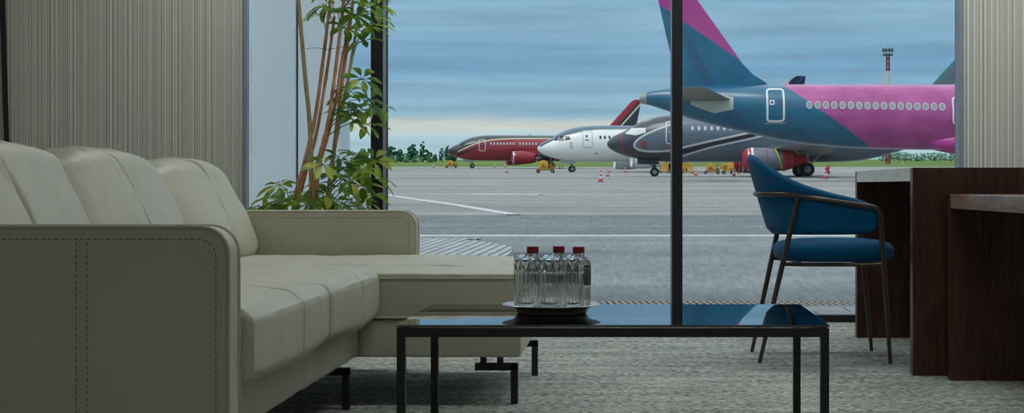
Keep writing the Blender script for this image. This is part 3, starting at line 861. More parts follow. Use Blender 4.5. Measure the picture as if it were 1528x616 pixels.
# ---------------------------------------------------------------- aircraft
class Fus:
    def __init__(s, top, bot, wid): s.t, s.b, s.w = pchip(top), pchip(bot), pchip(wid)
    def ring(s, x, n=48):
        t, b, w = s.t(x), s.b(x), s.w(x); zc, hh = (t+b)/2, (t-b)/2
        return [(x, -w*math.sin(2*PI*k/n), zc+hh*math.cos(2*PI*k/n)) for k in range(n)]
    def y(s, x, z, off=0.02):
        t, b, w = s.t(x), s.b(x), s.w(x); zc, hh = (t+b)/2, max(.01, (t-b)/2)
        q = max(-0.999, min(0.999, (z-zc)/hh)); return -(w*math.sqrt(1-q*q)) - off
    def patch(s, b, c, o, mi=0, n=6, off=0.02):
        """quad of (x, z) corners laid on the near flank"""
        c = [Vector(k) for k in c]; vs = []; fs = []
        for i in range(n+1):
            for j in range(n+1):
                u, v = i/n, j/n
                p = (c[0]*(1-u)+c[1]*u)*(1-v) + (c[3]*(1-u)+c[2]*u)*v
                vs.append(o+Vector((p.x, s.y(p.x, p.y, off), p.y)))
        for i in range(n):
            for j in range(n): fs.append((i*(n+1)+j, (i+1)*(n+1)+j, (i+1)*(n+1)+j+1, i*(n+1)+j+1))
        b.add(vs, fs, mi)
    def stripe(s, b, pts, w, o, mi=0, off=0.02, n=6):
        ps = smooth_path([(x, z, 0) for x, z in pts], n); L = len(ps); rows = []
        for i, p in enumerate(ps):
            a, c = ps[max(0, i-1)], ps[min(L-1, i+1)]; t = (c-a).normalized(); nn = Vector((-t.y, t.x, 0))
            ww = w(i/(L-1)) if callable(w) else w
            row = []
            for k in range(5):
                q = p + nn*ww*(k/4-.5); z = min(max(q.y, s.b(q.x)+.02), s.t(q.x)-.02)
                row.append(o+Vector((q.x, s.y(q.x, z, off), z)))
            rows.append(row)
        b.rings(rows, mi, closed=False)
    def frame(s, b, x0, x1, z0, z1, w, o, mi=0, off=0.025):
        r = .18*min(x1-x0, z1-z0)
        pr = rrect(x0, x1, z0, z1, (r,)*4, 4); pr = densify(pr+[pr[0]], .25)[:-1]
        s.stripe(b, pr+[pr[0]], w, o, mi, off, 1)

F737 = Fus([(0, 2.75), (.15, 2.98), (.5, 3.25), (1.0, 3.52), (1.63, 3.80), (2.2, 4.18), (2.7, 4.45), (3.8, 4.87), (5.0, 5.10), (6.2, 5.20), (8, 5.24), (22, 5.24), (26, 5.14), (30.3, 4.82), (30.8, 4.66)],
           [(0, 2.55), (.15, 2.32), (.5, 2.08), (1.1, 1.80), (2.5, 1.43), (4.2, 1.22), (6, 1.18), (18, 1.18), (20.5, 1.30), (24, 2.15), (28, 3.42), (30.3, 4.20), (30.8, 4.42)],
           [(0, .10), (.15, .33), (.5, .62), (1.0, .92), (2.0, 1.32), (3.5, 1.68), (5, 1.84), (6.5, 1.88), (20, 1.88), (23, 1.60), (27, 1.0), (30.3, .36), (30.8, .14)])
def airfoil(x0, x1, t, n=7):
    out = []
    for i in range(n+1):
        q = i/n; out.append((x0+(x1-x0)*q, t*(x1-x0)*(2.6*(math.sqrt(q)*0.30-0.126*q-0.35*q*q+.28*q**3-.104*q**4))))
    return out
def wing_like(b, secs, o, vertical=False, mi=0):
    """secs: (span coordinate, x0, x1, height, thickness)"""
    rr = []
    for (s, x0, x1, h, t) in secs:
        af = airfoil(x0, x1, t); ring = []
        for x, q in af: ring.append((x, q))
        for x, q in reversed(af[1:-1]): ring.append((x, -q))
        rr.append([o+(Vector((x, q, s)) if vertical else Vector((x, s, h+q))) for x, q in ring])
    b.rings(rr, mi)
def wheel(b, c, r, w, mi=0, mj=1):
    c = Vector(c)
    b.lathe([(r*.55, -w/2), (r*.92, -w/2), (r, -w/3), (r, w/3), (r*.92, w/2), (r*.55, w/2)], c, 24, 'Y', mi)
    b.lathe([(0.01, -w/2-.01), (r*.5, -w/2-.01), (r*.55, -w/2+.03), (r*.55, w/2-.03), (r*.5, w/2+.01), (0.01, w/2+.01)], c, 20, 'Y', mj)
M['tyre'] = pm('black_tyre', rgb(30, 32, 34), 0.8)
M['hub'] = pm('pale_wheel_hub', rgb(130, 140, 146), 0.5, .2)
M['strut'] = pm('gear_leg_grey', rgb(168, 172, 174), 0.45, .2)
M['wing_grey'] = pm('wing_grey_paint', rgb(150, 156, 160), 0.4, 0, .1, .8)
M['ac_white'] = pm('aircraft_white', rgb(216, 222, 226), 0.3, 0, .05, .6)
M['ac_light'] = pm('aircraft_pale_grey', rgb(190, 196, 198), 0.4)
M['ac_black'] = pm('aircraft_charcoal', rgb(38, 42, 50), 0.3)
M['ac_red'] = pm('aircraft_red', rgb(150, 34, 44), 0.3, 0, .12, .8)
M['ac_cream'] = pm('aircraft_cream', rgb(206, 208, 170), 0.4)
M['ac_glass'] = pm('cabin_glass', rgb(30, 42, 52), 0.12)
M['ac_pane'] = pm('pale_cabin_blind', rgb(196, 206, 210), 0.25)
M['cover_red'] = pm('red_cover_cloth', rgb(176, 30, 42), 0.75, 0, .15, 3)
M['cover_white'] = pm('white_cover_cloth', rgb(222, 226, 226), 0.7)
M['nacelle_grey'] = pm('nacelle_grey_paint', rgb(98, 108, 118), .35, 0, .1, 1)
M['strap_yellow'] = pm('yellow_strap', rgb(206, 196, 60), 0.6)
M['tag_red'] = pm('red_marking', rgb(172, 44, 52), 0.5)
M['ac_silver'] = pm('bare_metal_lip', rgb(196, 200, 204), 0.25, .7)
M['teal'] = pm('teal_paint', rgb(30, 140, 128), 0.4)
M['navy'] = pm('navy_paint', rgb(22, 30, 62), 0.35)

def two_tone(name, lo, hi, pts, rough=.28, extra=None):
    g = G(name); o = g.sep(); x, z = o[0], o[2]
    zl = g.curve(x, 0, 16, 0, 6, pts)
    c = g.mix(g.above(z, zl, 30), lo, hi)
    if extra: c = extra(g, x, z, c)
    n = g.noise(.7, 5, .6); c = g.mix(g.math('MULTIPLY', n, .05), c, (0.25, .27, .3, 1))
    g.set(Base_Color=c, Roughness=rough, Coat_Weight=.4, Coat_Roughness=.06); return g.m
M['liv_red'] = two_tone('red_and_black_livery', rgb(150, 34, 46), rgb(40, 46, 56), [(0, 1.9), (.8, 2.2), (1.77, 2.72), (3.3, 3.47), (4.7, 4.0), (6.5, 4.4), (8.4, 4.6), (16, 4.72)])
M['liv_white'] = two_tone('white_and_slate_livery', rgb(240, 242, 238), rgb(66, 94, 116), [(0, 2.78), (1, 3.30), (2, 3.80), (2.9, 4.05), (3.6, 4.2), (4.9, 4.54), (6.2, 4.7), (7.5, 4.76), (16, 4.72)])
def gray_extra(g, x, z, c):
    up = g.curve(x, 0, 16, 0, 6, [(0, 2.4), (2.1, 2.4), (2.3, 2.8), (2.9, 3.25), (3.9, 3.72), (5.1, 4.16), (6.5, 5.9), (16, 5.9)])
    c = g.mix(g.above(z, up, 30), c, rgb(46, 54, 66))
    # silver-grey crown line
    c = g.mix(g.above(z, g.curve(x, 0, 16, 0, 6, [(0, 5.9), (2.2, 5.9), (2.9, 4.45), (4, 4.75), (6, 4.95), (16, 4.9)]), 12), c, rgb(112, 128, 144))
    return c
M['liv_grey'] = two_tone('grey_and_charcoal_livery', rgb(40, 46, 56), rgb(88, 104, 120), [(0, 5.9), (2.0, 5.9), (2.2, 2.45), (2.5, 2.18), (3.2, 2.03), (5.1, 2.08), (6.1, 1.2), (16, 1.0)], .3, gray_extra)
def fin_mat(name, stops):
    """bands running parallel to the leading edge; stops = (x - .91 z threshold, colour)"""
    g = G(name); o = g.sep(); q = g.math('SUBTRACT', o[0], g.math('MULTIPLY', o[2], .91))
    c = stops[0][1]
    for t, col in stops[1:]: c = g.mix(g.above(q, t, 20), c, col)
    g.set(Base_Color=c, Roughness=.3); return g.m
M['fin_red'] = fin_mat('red_black_fin', [(0, rgb(160, 34, 46)), (20.75, rgb(40, 46, 56)), (21.25, rgb(206, 208, 170)), (21.6, rgb(40, 46, 56))])
M['fin_grey'] = fin_mat('grey_fin_teal_edge', [(0, rgb(30, 140, 128)), (19.75, rgb(96, 110, 118)), (21.3, rgb(196, 204, 206)), (21.7, rgb(96, 110, 118))])
M['fin_navy'] = fin_mat('navy_fin', [(0, rgb(22, 30, 60)), (20.6, rgb(46, 76, 150)), (20.75, rgb(22, 30, 60)), (21.5, rgb(46, 76, 150)), (21.65, rgb(22, 30, 60))])

def jet(u_nose, v_ground, d, label, liv, fin, eng, style):
    zg = EYE + (V0-v_ground)*d/FPX; X = XU(u_nose, d)
    e = empty('airliner', (X, d, zg), label, 'aircraft', 'jets with noses towards the left on the apron'); o = Vector((X, d, zg)); F = F737
    b = MB()
    xs = [0, .05, .15, .3, .5, .75, 1, 1.3, 1.63, 2, 2.35, 2.7, 3.2, 3.8, 4.4, 5, 5.6, 6.2, 7, 8, 10, 13, 16, 18, 19.5, 20.5, 22, 23.5, 25, 26.5, 28, 29.3, 30.3, 30.8]
    b.rings([[o+Vector(p) for p in F.ring(x)] for x in xs])
    mats = [M[liv], M['ac_light'], M['ac_black'], M['tag_red'], M['ac_cream'], M['ac_white']]
    if style == 'red':
        F.stripe(b, [(1.5, 2.58), (1.77, 2.72), (3.3, 3.47), (4.7, 4.0), (6.5, 4.4), (8.4, 4.6), (12, 4.70), (20, 4.72)], .16, o, 4)
        F.stripe(b, [(1.3, 2.05), (2.5, 2.45), (3.8, 3.0), (5, 3.5), (6.1, 3.82), (8.4, 4.2), (10.5, 4.45)], lambda t: .34*(1-t)+.02, o, 2)
    if style == 'white':
        F.stripe(b, [(.25, 2.86), (1, 3.27), (1.9, 3.70)], .10, o, 2); F.stripe(b, [(3.2, 4.08), (3.6, 4.2), (4.9, 4.52), (6.2, 4.68), (7.5, 4.73), (12, 4.7)], .06, o, 4)
    if style == 'grey':
        F.stripe(b, [(6.0, 2.02), (7.3, 2.30), (8.6, 2.58), (10.3, 3.0), (11.8, 3.36)], .42, o, 2, .018)
        F.stripe(b, [(5.3, 4.25), (5.1, 4.16), (3.9, 3.72), (2.9, 3.25), (2.33, 2.80), (2.2, 2.45), (2.5, 2.18), (3.2, 2.03), (4.2, 2.02), (5.1, 2.08), (6.1, 2.32), (8.15, 2.80), (10.3, 3.26), (12.5, 3.75)], .17, o, 1, .024)
        F.stripe(b, [(6.0, 1.62), (8.15, 2.28), (10.3, 2.76), (12.5, 3.25)], .15, o, 1, .024)
        F.stripe(b, [(1.26, 3.55), (1.20, 3.0), (1.22, 2.4), (1.3, 1.8)], .06, o, 3)
        F.frame(b, 2.75, 3.15, 2.35, 2.8, .07, o, 3); F.frame(b, 4.5, 5.6, 1.95, 2.35, .05, o, 3)
        F.stripe(b, [(2.8, 2.38), (3.1, 2.76)], .05, o, 3); F.stripe(b, [(2.8, 2.76), (3.1, 2.38)], .05, o, 3)
    if style == 'white':
        for (x, z) in ((3.35, 3.22), (3.35, 2.95), (3.4, 2.7)): F.stripe(b, [(x, z), (x+.3, z)], .06, o, 2)
        F.stripe(b, [(6.2, 2.05), (6.5, 2.1)], .08, o, 2)
    b.build('fuselage', mats, e, ang=50)
    # door
    b = MB(); dz0, dz1 = (2.72, 4.45); dx0, dx1 = (4.75, 5.72)
    if style == 'white': dx0, dx1, dz0, dz1 = 4.80, 5.85, 2.75, 4.6
    if style == 'grey': dx0, dx1, dz0, dz1 = 4.75, 5.75, 2.62, 4.40
    F.frame(b, dx0, dx1, dz0, dz1, .085, o, 0, .03)
    F.patch(b, [(5.12, 3.85), (5.32, 3.85), (5.32, 4.1), (5.12, 4.1)], o, 1); F.stripe(b, [(5.0, 3.55), (5.45, 3.55)], .09, o, 1)
    b.build('door', [M['ac_white' if style != 'white' else 'ac_light'], M['ac_glass' if style != 'grey' else 'ac_white']], e)
    # flight deck windows
    b = MB(); mw = 'ac_glass' if style != 'grey' else 'cover_white'
    if style == 'grey':
        F.patch(b, [(1.45, 3.45), (2.3, 3.30), (2.75, 3.40), (2.0, 3.93)], o, 0, 8, .04); F.patch(b, [(2.0, 3.90), (2.72, 3.42), (3.12, 3.52), (3.12, 3.92)], o, 0, 8, .04)
        b.build('windscreen_cover', M[mw], e)
    else:
        for q in ([(1.72, 3.52), (2.02, 3.48), (2.32, 4.02), (2.15, 4.06)], [(2.10, 3.46), (2.72, 3.50), (2.78, 4.02), (2.40, 4.04)], [(2.82, 3.52), (3.45, 3.62), (3.35, 3.98), (2.88, 4.02)]):
            F.patch(b, q, o, 0, 5, .02)
        b.build('windscreen', M[mw], e)
    # cabin windows
    nw = {'red': [6.6+.508*i for i in range(15) if i not in (8,)], 'white': [6.75+.508*i for i in range(5)], 'grey': [6.85+.508*i for i in range(9)]}[style]
    for x in nw:
        b = MB(); pr = [(x+.125*math.cos(a)*(1 if abs(math.cos(a)) < .7 else .92), 3.86+.19*math.sin(a)) for a in [2*PI*k/14 for k in range(14)]]
        b.add([o+Vector((px, F.y(px, pz, .03), pz)) for px, pz in pr] + [o+Vector((px, F.y(px, pz, .0), pz)) for px, pz in pr], [tuple(range(14))] + [(k, (k+1) % 14, 14+(k+1) % 14, 14+k) for k in range(14)])
        b.build('cabin_window', M['ac_glass' if style == 'white' else 'ac_pane'], e)
    # tail
    b = MB(); wing_like(b, [(4.7, 21.8, 30.3, 0, .02), (5.22, 22.5, 30.4, 0, .03), (6.1, 25.0, 30.2, 0, .08), (7.05, 25.95, 30.25, 0, .09), (10.7, 29.3, 30.95, 0, .10), (11.1, 29.9, 31.0, 0, .06)], o, True)
    b.build('tail_fin', M[fin], e)
    for s in (-1, 1):
        b = MB(); wing_like(b, [(s*.5, 26.6, 29.9, 4.45, .1), (s*6.2, 29.4, 30.9, 5.0, .09)], o); b.build('stabilizer', M['wing_grey'], e)
        b = MB(); wing_like(b, [(s*1.2, 10.4, 18.0, 1.75, .11), (s*4.9, 12.8, 17.6, 2.10, .11), (s*14.2, 18.2, 19.9, 3.05, .10)], o)
        b.build('wing', M['wing_grey'], e)
        ex = {'red': 9.6, 'white': 9.6, 'grey': 10.9}[style]; ez = {'red': 1.62, 'white': 1.42, 'grey': 1.28}[style]; ez += .0
        c = o+Vector((ex, s*4.85, ez)); rs = .92 if style == 'grey' else 1.0
        b = MB(); b.lathe([(.70*rs, .35), (.82*rs, .03), (.90*rs, 0), (.97*rs, .10), (1.03*rs, .6), (1.03*rs, 1.5), (.94*rs, 2.6), (.74*rs, 3.6), (.70*rs, 3.62), (.55*rs, 3.3)], c, 36, 'X', 0)
        b.rings([[c+Vector((x, yy, zz)) for x, yy, zz in ((.8, -.12, .8), (4.6, -.12, .5), (4.8, -.12, 1.1), (1.9, -.12, 1.15))], [c+Vector((x, yy, zz)) for x, yy, zz in ((.8, .12, .8), (4.6, .12, .5), (4.8, .12, 1.1), (1.9, .12, 1.15))]])
        en = b.build('engine', [M[eng]], e, ang=60)
        b = MB(); b.lathe([(.80*rs, .06), (.90*rs, -.012), (.985*rs, .10), (.995*rs, .20)], c, 36, 'X', 0, cap=False)
        b.build('engine_lip', M['ac_silver'], en)
        b = MB(); b.lathe([(.42*rs, 3.2), (.38*rs, 3.9), (.12*rs, 4.5), (.02, 4.6)], c, 24, 'X', 0); b.build('exhaust_plug', M['ac_silver'], en)
        if style == 'grey':
            b = MB(); b.lathe([(.02, -.32), (.55*rs, -.27), (.88*rs, -.10), (.99*rs, .12), (1.0*rs, .36)], c, 30, 'X', 0, cap=False)
            b.lathe([(1.01*rs, .34), (1.045*rs, .48), (1.04*rs, .52), (1.0*rs, .34)], c, 30, 'X', 1, cap=False); b.build('inlet_cover', [M['cover_red'], M['cover_white']], en)
            b = MB(); b.lathe([(.97*rs, 2.85), (.84*rs, 3.3), (.5*rs, 4.0), (.16*rs, 4.75), (.03, 4.8)], c, 30, 'X', 0, cap=False); b.build('exhaust_cover', M['cover_red'], en)
            b = MB()
            for x0, r0 in ((1.55, 1.05),): b.lathe([(r0*rs, x0), (r0*rs+.015, x0+.03), (r0*rs, x0+.06)], c, 30, 'X', 0, cap=False)
            for (p0, p1) in (((2.2, .85), (2.75, -.7)), ((2.2, .85), (3.3, .98)), ((3.3, .98), (4.1, .45))):
                pts = []
                for i in range(9):
                    t = i/8; x = p0[0]+(p1[0]-p0[0])*t; z = p0[1]+(p1[1]-p0[1])*t
                    r = 1.06*rs if x < 2.6 else 1.0*rs-(x-2.6)*.22; pts.append(c+Vector((x, -math.sqrt(max(.02, r*r-z*z)) if abs(z) < r else -.1, z)))
                b.tube(pts, .05, 6, 1)
            b.build('cover_strap', [M['tag_red'], M['strap_yellow']], en)
        # main gear
        c2 = o+Vector((15.9, s*2.6, 0)); b = MB()
        b.tube([c2+Vector((0, 0, .5)), c2+Vector((0, s*-.2, 1.9))], .14, 10); b.tube([c2+Vector((.0, 0, .7)), c2+Vector((1.1, 0, 1.8))], .07, 8)
        gear = b.build('main_gear', M['strut'], e)
        for q in (-.38, .38):
            b = MB(); wheel(b, c2+Vector((0, q, .55)), .55, .36); b.build('wheel', [M['tyre'], M['hub']], gear)
    c3 = o+Vector((3.85, 0, 0)); b = MB(); b.tube([c3+Vector((0, 0, .35)), c3+Vector((.0, 0, 1.6))], .10, 10); b.tube([c3+Vector((0, 0, .7)), c3+Vector((-.8, 0, 1.5))], .05, 8)
    b.box(c3+Vector((-1.4, -.35, 1.0)), c3+Vector((.35, -.32, 1.5)), .01); gear = b.build('nose_gear', M['strut'] if style != 'grey' else M['ac_black'], e)
    for q in (-.24, .24):
        b = MB(); wheel(b, c3+Vector((0, q, .37)), .37, .22); b.build('wheel', [M['tyre'], M['hub']], gear)
    b = MB(); b.rings([[o+Vector(p) for p in ((12.7, -.02, 5.2), (13.0, -.02, 5.2), (13.0, .02, 5.2), (12.7, .02, 5.2))], [o+Vector(p) for p in ((13.05, -.01, 5.6), (13.15, -.01, 5.6), (13.15, .01, 5.6), (13.05, .01, 5.6))]])
    b.build('antenna', M['ac_light'], e)
    e.rotation_euler = (0, 0, math.radians(0 if style == 'grey' else 11.5))
    return e
jet(668, 251.0, 231.0, 'red and black jet farthest off with a red engine', 'liv_red', 'fin_red', 'ac_red', 'red')
jet(802, 257.0, 163.0, 'white jet with slate blue roof between red and grey jets', 'liv_white', 'fin_navy', 'ac_white', 'white')
jet(906, 263.5, 119.6, 'grey jet with charcoal nose and red engine covers', 'liv_grey', 'fin_grey', 'nacelle_grey', 'grey')

# magenta and blue airliner, tail towards us on the left
def big_livery():
    g = G('magenta_and_blue_livery'); o = g.sep(); x, z = o[0], o[2]
    n = g.noise(.5, 5, .6, (1, 1, 2.0))
    blue = g.ramp(n, [(0.3, rgb(4, 80, 112)), (0.7, rgb(18, 112, 146))]); mag = g.ramp(n, [(0.3, rgb(158, 58, 128)), (0.7, rgb(186, 86, 152))])
    k = g.math('ADD', x, g.math('MULTIPLY', z, 1.41))
    c = g.mix(g.above(k, 17.45, 30), blue, mag)
    g.set(Base_Color=c, Roughness=.3, Coat_Weight=.4, Coat_Roughness=.06); return g.m
M['liv_big'] = big_livery()
def big_fin():
    g = G('magenta_and_blue_fin'); o = g.sep(); x, z = o[0], o[2]
    k = g.math('ADD', g.math('MULTIPLY', x, .69), z)     # boundary falls to the right
    n = g.noise(.5, 4)
    blue = g.ramp(n, [(0.3, rgb(6, 86, 118)), (0.7, rgb(22, 114, 150))])
    band = g.math('SUBTRACT', x, g.math('MULTIPLY', z, -.53))
    dk = g.math('MULTIPLY', g.above(band, 7.35, 14), g.above(8.0, band, 14))
    blue = g.mix(g.math('MULTIPLY', dk, .5), blue, rgb(14, 70, 104))
    c = g.mix(g.above(k, 12.02, 30), blue, rgb(172, 60, 136)); g.set(Base_Color=c, Roughness=.3); return g.m
M['fin_big'] = big_fin()
M['plate_grey'] = pm('pale_root_plate', rgb(178, 188, 180), .45, 0, .05, 1)
M['stab_grey'] = pm('stabiliser_grey', rgb(116, 118, 110), .45, 0, .06, 1)
M['bare'] = pm('bare_tailcone_metal', rgb(150, 152, 150), .4, .4)
BD = 2200/23.3; BX = XU(955, BD); BG = EYE+(V0-267.3)*BD/FPX
big = empty('airliner', (BX, BD, BG), 'magenta and blue airliner with tail on the left, nearest of the jets', 'aircraft'); o = Vector((BX, BD, BG))
FB = Fus([(0, 5.42), (.35, 5.56), (.8, 5.68), (2, 5.85), (4, 5.98), (8.5, 6.07), (12, 6.06), (36, 6.06), (39, 5.8), (42, 4.9), (43.6, 3.9), (44.3, 3.2)],
         [(0, 4.86), (.35, 4.80), (2, 4.28), (2.9, 3.97), (5, 3.39), (7.6, 2.78), (8.7, 2.52), (10.5, 2.25), (14, 1.97), (18, 1.88), (36, 1.88), (40, 2.05), (43, 2.6), (44.3, 3.0)],
         [(0, .24), (.35, .36), (2, .74), (4, 1.10), (7, 1.58), (10, 1.86), (14, 1.975), (36, 1.975), (40, 1.6), (43, .8), (44.3, .1)])
b = MB(); xs = [0, .2, .35, .8, 1.4, 2, 2.9, 4, 5, 6.3, 7.6, 8.7, 9.6, 10.5, 12, 14, 16, 18, 22, 28, 34, 36, 38, 39, 40.5, 42, 43, 43.6, 44, 44.3]
b.rings([[o+Vector(p) for p in FB.ring(x, 64)] for x in xs])
b.build('fuselage', M['liv_big'], big, ang=50)
b = MB(); b.rings([[o+Vector(p) for p in FB.ring(x, 40)] for x in (-.02, .2, .42)]); b.v = [Vector((v.x, o.y+(v.y-o.y)*1.03, v.z+(v.z-(o.z+5.17))*.02)) for v in b.v]; b.build('tail_cone', M['bare'], big)
def bx_(u, v): return ((u-955)/23.3, (267.3-v)/23.3)
b = MB(); x0, z0 = bx_(1141.5, 182.5); x1, z1 = bx_(1165.5, 134.5)
FB.frame(b, x0, x1, z0, z1, .13, o, 0, .03); FB.stripe(b, [(x0-.15, z0-.12), (x1+.15, z0-.12)], .09, o, 1, .03)
cx, cz = bx_(1148.5, 155); FB.frame(b, cx-.12, cx+.12, cz-.12, cz+.12, .08, o, 0, .035)
b.build('door', [M['ac_white'], M['bare']], big)
b = MB(); x0, z0 = bx_(1412.5, 187); x1 = x0+1.15; z1 = bx_(0, 147.5)[1]; FB.frame(b, x0, x1, z0, z1, .11, o, 0, .03)
FB.stripe(b, [(x0+.35, z1-.6), (x0+.65, z1-.6)], .08, o); b.build('door', M['ac_white'], big)
for i in range(17):
    x, z = bx_(1202.5+12.13*i, 158.8+.17*i)
    def oval(rx, rz, off, o2): return [o+Vector((x+rx*math.cos(2*PI*k/18), FB.y(x, z+rz*math.sin(2*PI*k/18), off), z+rz*math.sin(2*PI*k/18))) for k in range(18)]
    b = MB(); b.rings([oval(.20, .255, .0, 0), oval(.20, .255, .03, 0), oval(.15, .20, .03, 0)], 0, True, False, False); b.rings([oval(.15, .20, .02, 0), oval(.15, .20, .024, 0)], 1)
    b.build('cabin_window', [M['ac_pane'], M['wing_grey']], big, ang=30)
b = MB()
sec = []
for (v, ul, ur, t) in ((136, 1013, 1152, .03), (128, 1011, 1148, .03), (121, 1009.5, 1140, .045), (112, 1007.5, 1125, .06), (95, 1004, 1108, .085), (77, 999.5, 1095.5, .09), (0, 982, 1040.5, .10), (-8, 980, 1034, .07)):
    sec.append(((267.3-v)/23.3, (ul-955)/23.3, (ur-955)/23.3, 0, t))
rr = []
for (s, x0, x1, h, t) in sec:      # blunt edge is the right-hand one
    af = airfoil(0, x1-x0, t); ring = [(x1-q, y) for q, y in af] + [(x1-q, -y) for q, y in reversed(af[1:-1])]
    rr.append([o+Vector((x, y, s)) for x, y in ring])
b.rings(rr); b.build('tail_fin', M['fin_big'], big)
def stab(sgn):
    b = MB(); rr = []
    for (s, x0, x1, z, t) in ((.4, 2.7, 6.0, 4.95, .12), (1.2, 2.65, 5.75, 5.02, .12), (5.9, 2.2, 3.95, 5.46, .10), (6.2, 2.25, 3.6, 5.49, .06)):
        af = airfoil(0, x1-x0, t); ring = [(x1-q, y) for q, y in af] + [(x1-q, -y) for q, y in reversed(af[1:-1])]
        rr.append([o+Vector((x, sgn*s, z+y)) for x, y in ring])
    b.rings(rr); b.build('stabilizer', M['stab_grey'], big)
stab(-1); stab(1)
b = MB(); FB.patch(b, [bx_(1030, 158), bx_(1064.5, 170.5), bx_(1092, 165), bx_(1092.5, 147)], o, 0, 8, .03); FB.patch(b, [bx_(1030, 158), bx_(1092.5, 147), bx_(1070, 143), bx_(1028, 145)], o, 0, 8, .028)
b.build('stabilizer_plate', M['plate_grey'], big)
M['fairing'] = pm('magenta_fairing', rgb(196, 64, 154), .3, 0, .08, .6)
for sg in (-1, 1):
    b = MB(); c = o+Vector((18.2, sg*1.08, 2.30)); rr = []
    for i in range(17):
        q = i/16; r = max(.02, math.sin(min(1, q*1.12)*PI/2)**.5)
        rr.append([c+Vector((q*8.5, 1.12*r*math.sin(2*PI*k/28), 1.0*r*math.cos(2*PI*k/28))) for k in range(28)])
    b.rings(rr); b.build('wing_fairing', M['fairing'], big)
for u in (1174, 1318.5):
    x, z = bx_(u, 126.5); b = MB()
    b.rings([[o+Vector((x+dx, dy, 6.0)) for dx, dy in ((-.12, -.02), (.22, -.02), (.22, .02), (-.12, .02))], [o+Vector((x-.18+dx, dy, 6.38)) for dx, dy in ((-.03, -.01), (.1, -.01), (.1, .01), (-.03, .01))]])
    b.build('antenna', M['ac_pane'], big)
for s in (-1, 1):
    b = MB(); rr = []
    for (sp_, x0, x1, z, t) in ((1.5, 19.8, 27.5, 2.3, .12), (6.0, 20.2, 24.8, 2.8, .11), (16.5, 17.9, 19.4, 3.8, .1)):
        af = airfoil(0, x1-x0, t); ring = [(x1-q, y) for q, y in af] + [(x1-q, -y) for q, y in reversed(af[1:-1])]
        rr.append([o+Vector((x+3.0, s*sp_, z+y)) for x, y in ring])
    b.rings(rr); b.build('wing', M['wing_grey'], big)
    c2 = o+Vector((22.6, s*3.6, 0)); b = MB(); b.tube([c2+Vector((0, 0, .5)), c2+Vector((0, 0, 2.4))], .16, 10); gear = b.build('main_gear', M['strut'], big)
    for q in (-.46, .46):
        b = MB(); wheel(b, c2+Vector((0, q, .58)), .58, .4); b.build('wheel', [M['tyre'], M['hub']], gear)
c3 = o+Vector((39.5, 0, 0)); b = MB(); b.tube([c3+Vector((0, 0, .35)), c3+Vector((0, 0, 2.3))], .12, 10); gear = b.build('nose_gear', M['strut'], big)
b = MB(); wheel(b, c3+Vector((0, -.25, .38)), .38, .22); wheel(b, c3+Vector((0, .25, .38)), .38, .22); b.build('wheel', [M['tyre'], M['hub']], gear)

# ---------------------------------------------------------------- apron equipment
M['yellow'] = pm('yellow_machine_paint', rgb(206, 160, 50), .5, 0, .12, 3)
M['yellow_dark'] = pm('worn_yellow_paint', rgb(150, 112, 40), .6, 0, .2, 4)
M['cone_orange'] = pm('orange_cone', rgb(184, 58, 42), .6)
M['cone_white'] = pm('white_reflective_band', rgb(216, 214, 208), .5)
M['rubber'] = pm('black_rubber', rgb(34, 34, 34), .85)
M['dark_grey'] = pm('dark_machine_grey', rgb(62, 66, 72), .6)
cone0 = None
CONES = [(647.6, 250.3, 7.5, 'small traffic cone on the left beside the yellow reel'), (738, 249.8, 7, 'tiny traffic cone under the red jet belly'),
         (753.2, 249.8, 7, 'tiny traffic cone just before the red engine'), (756, 257.8, 10, 'traffic cone in front of the red jet'),
         (896.4, 271.3, 17.5, 'largest traffic cone, standing alone in front of the white jet'), (906.8, 263.2, 10.5, 'traffic cone just behind the largest cone'),
         (909.6, 257.2, 8.5, 'traffic cone touching the grey nose shadow, behind two others'), (933, 257.2, 9, 'traffic cone below the white jet engine'),
         (835.2, 251.6, 6.5, 'tiny traffic cone behind the white nose wheel'), (839.4, 251.6, 6.5, 'tiny traffic cone right behind the white nose gear door'),
         (985, 255.6, 7.5, 'small traffic cone next to the grey nose wheel'), (1038.2, 261.8, 12, 'traffic cone right of the middle window post'),
         (1095, 262.4, 12, 'traffic cone in front of the yellow power unit'), (1102.2, 259.4, 8, 'small traffic cone at the red inlet cover'),
         (1231.6, 266.6, 16, 'tall slim striped cone right of the grey main wheels')]
for (u, v, hpx, lb) in CONES:
    q = on_ground(u, v); h = hpx*q.y/FPX; s = h/0.75
    if cone0 is None:
        cone0 = empty('traffic_cone', q, lb, 'cone', 'traffic cones on the apron')
        b = MB(); b.box(q+Vector((-.2, -.2, 0)), q+Vector((.2, .2, .035)), .008); b.build('base', M['rubber'], cone0)
        b = MB(); b.lathe([(.155, .035), (.14, .05), (.03, .74), (.02, .75), (.0, .75)], q, 20, cap=False); b.build('cone', M['cone_orange'], cone0)
        for z0, z1 in ((.22, .36), (.48, .60)):
            b = MB(); b.lathe([(.14-.11*(z-.05)/.69+.004, z) for z in (z0, z1)], q, 20, cap=False); b.build('band', M['cone_white'], cone0)
        cone0.scale = (s,)*3
    else: dup(cone0, q, lb, sc=s)

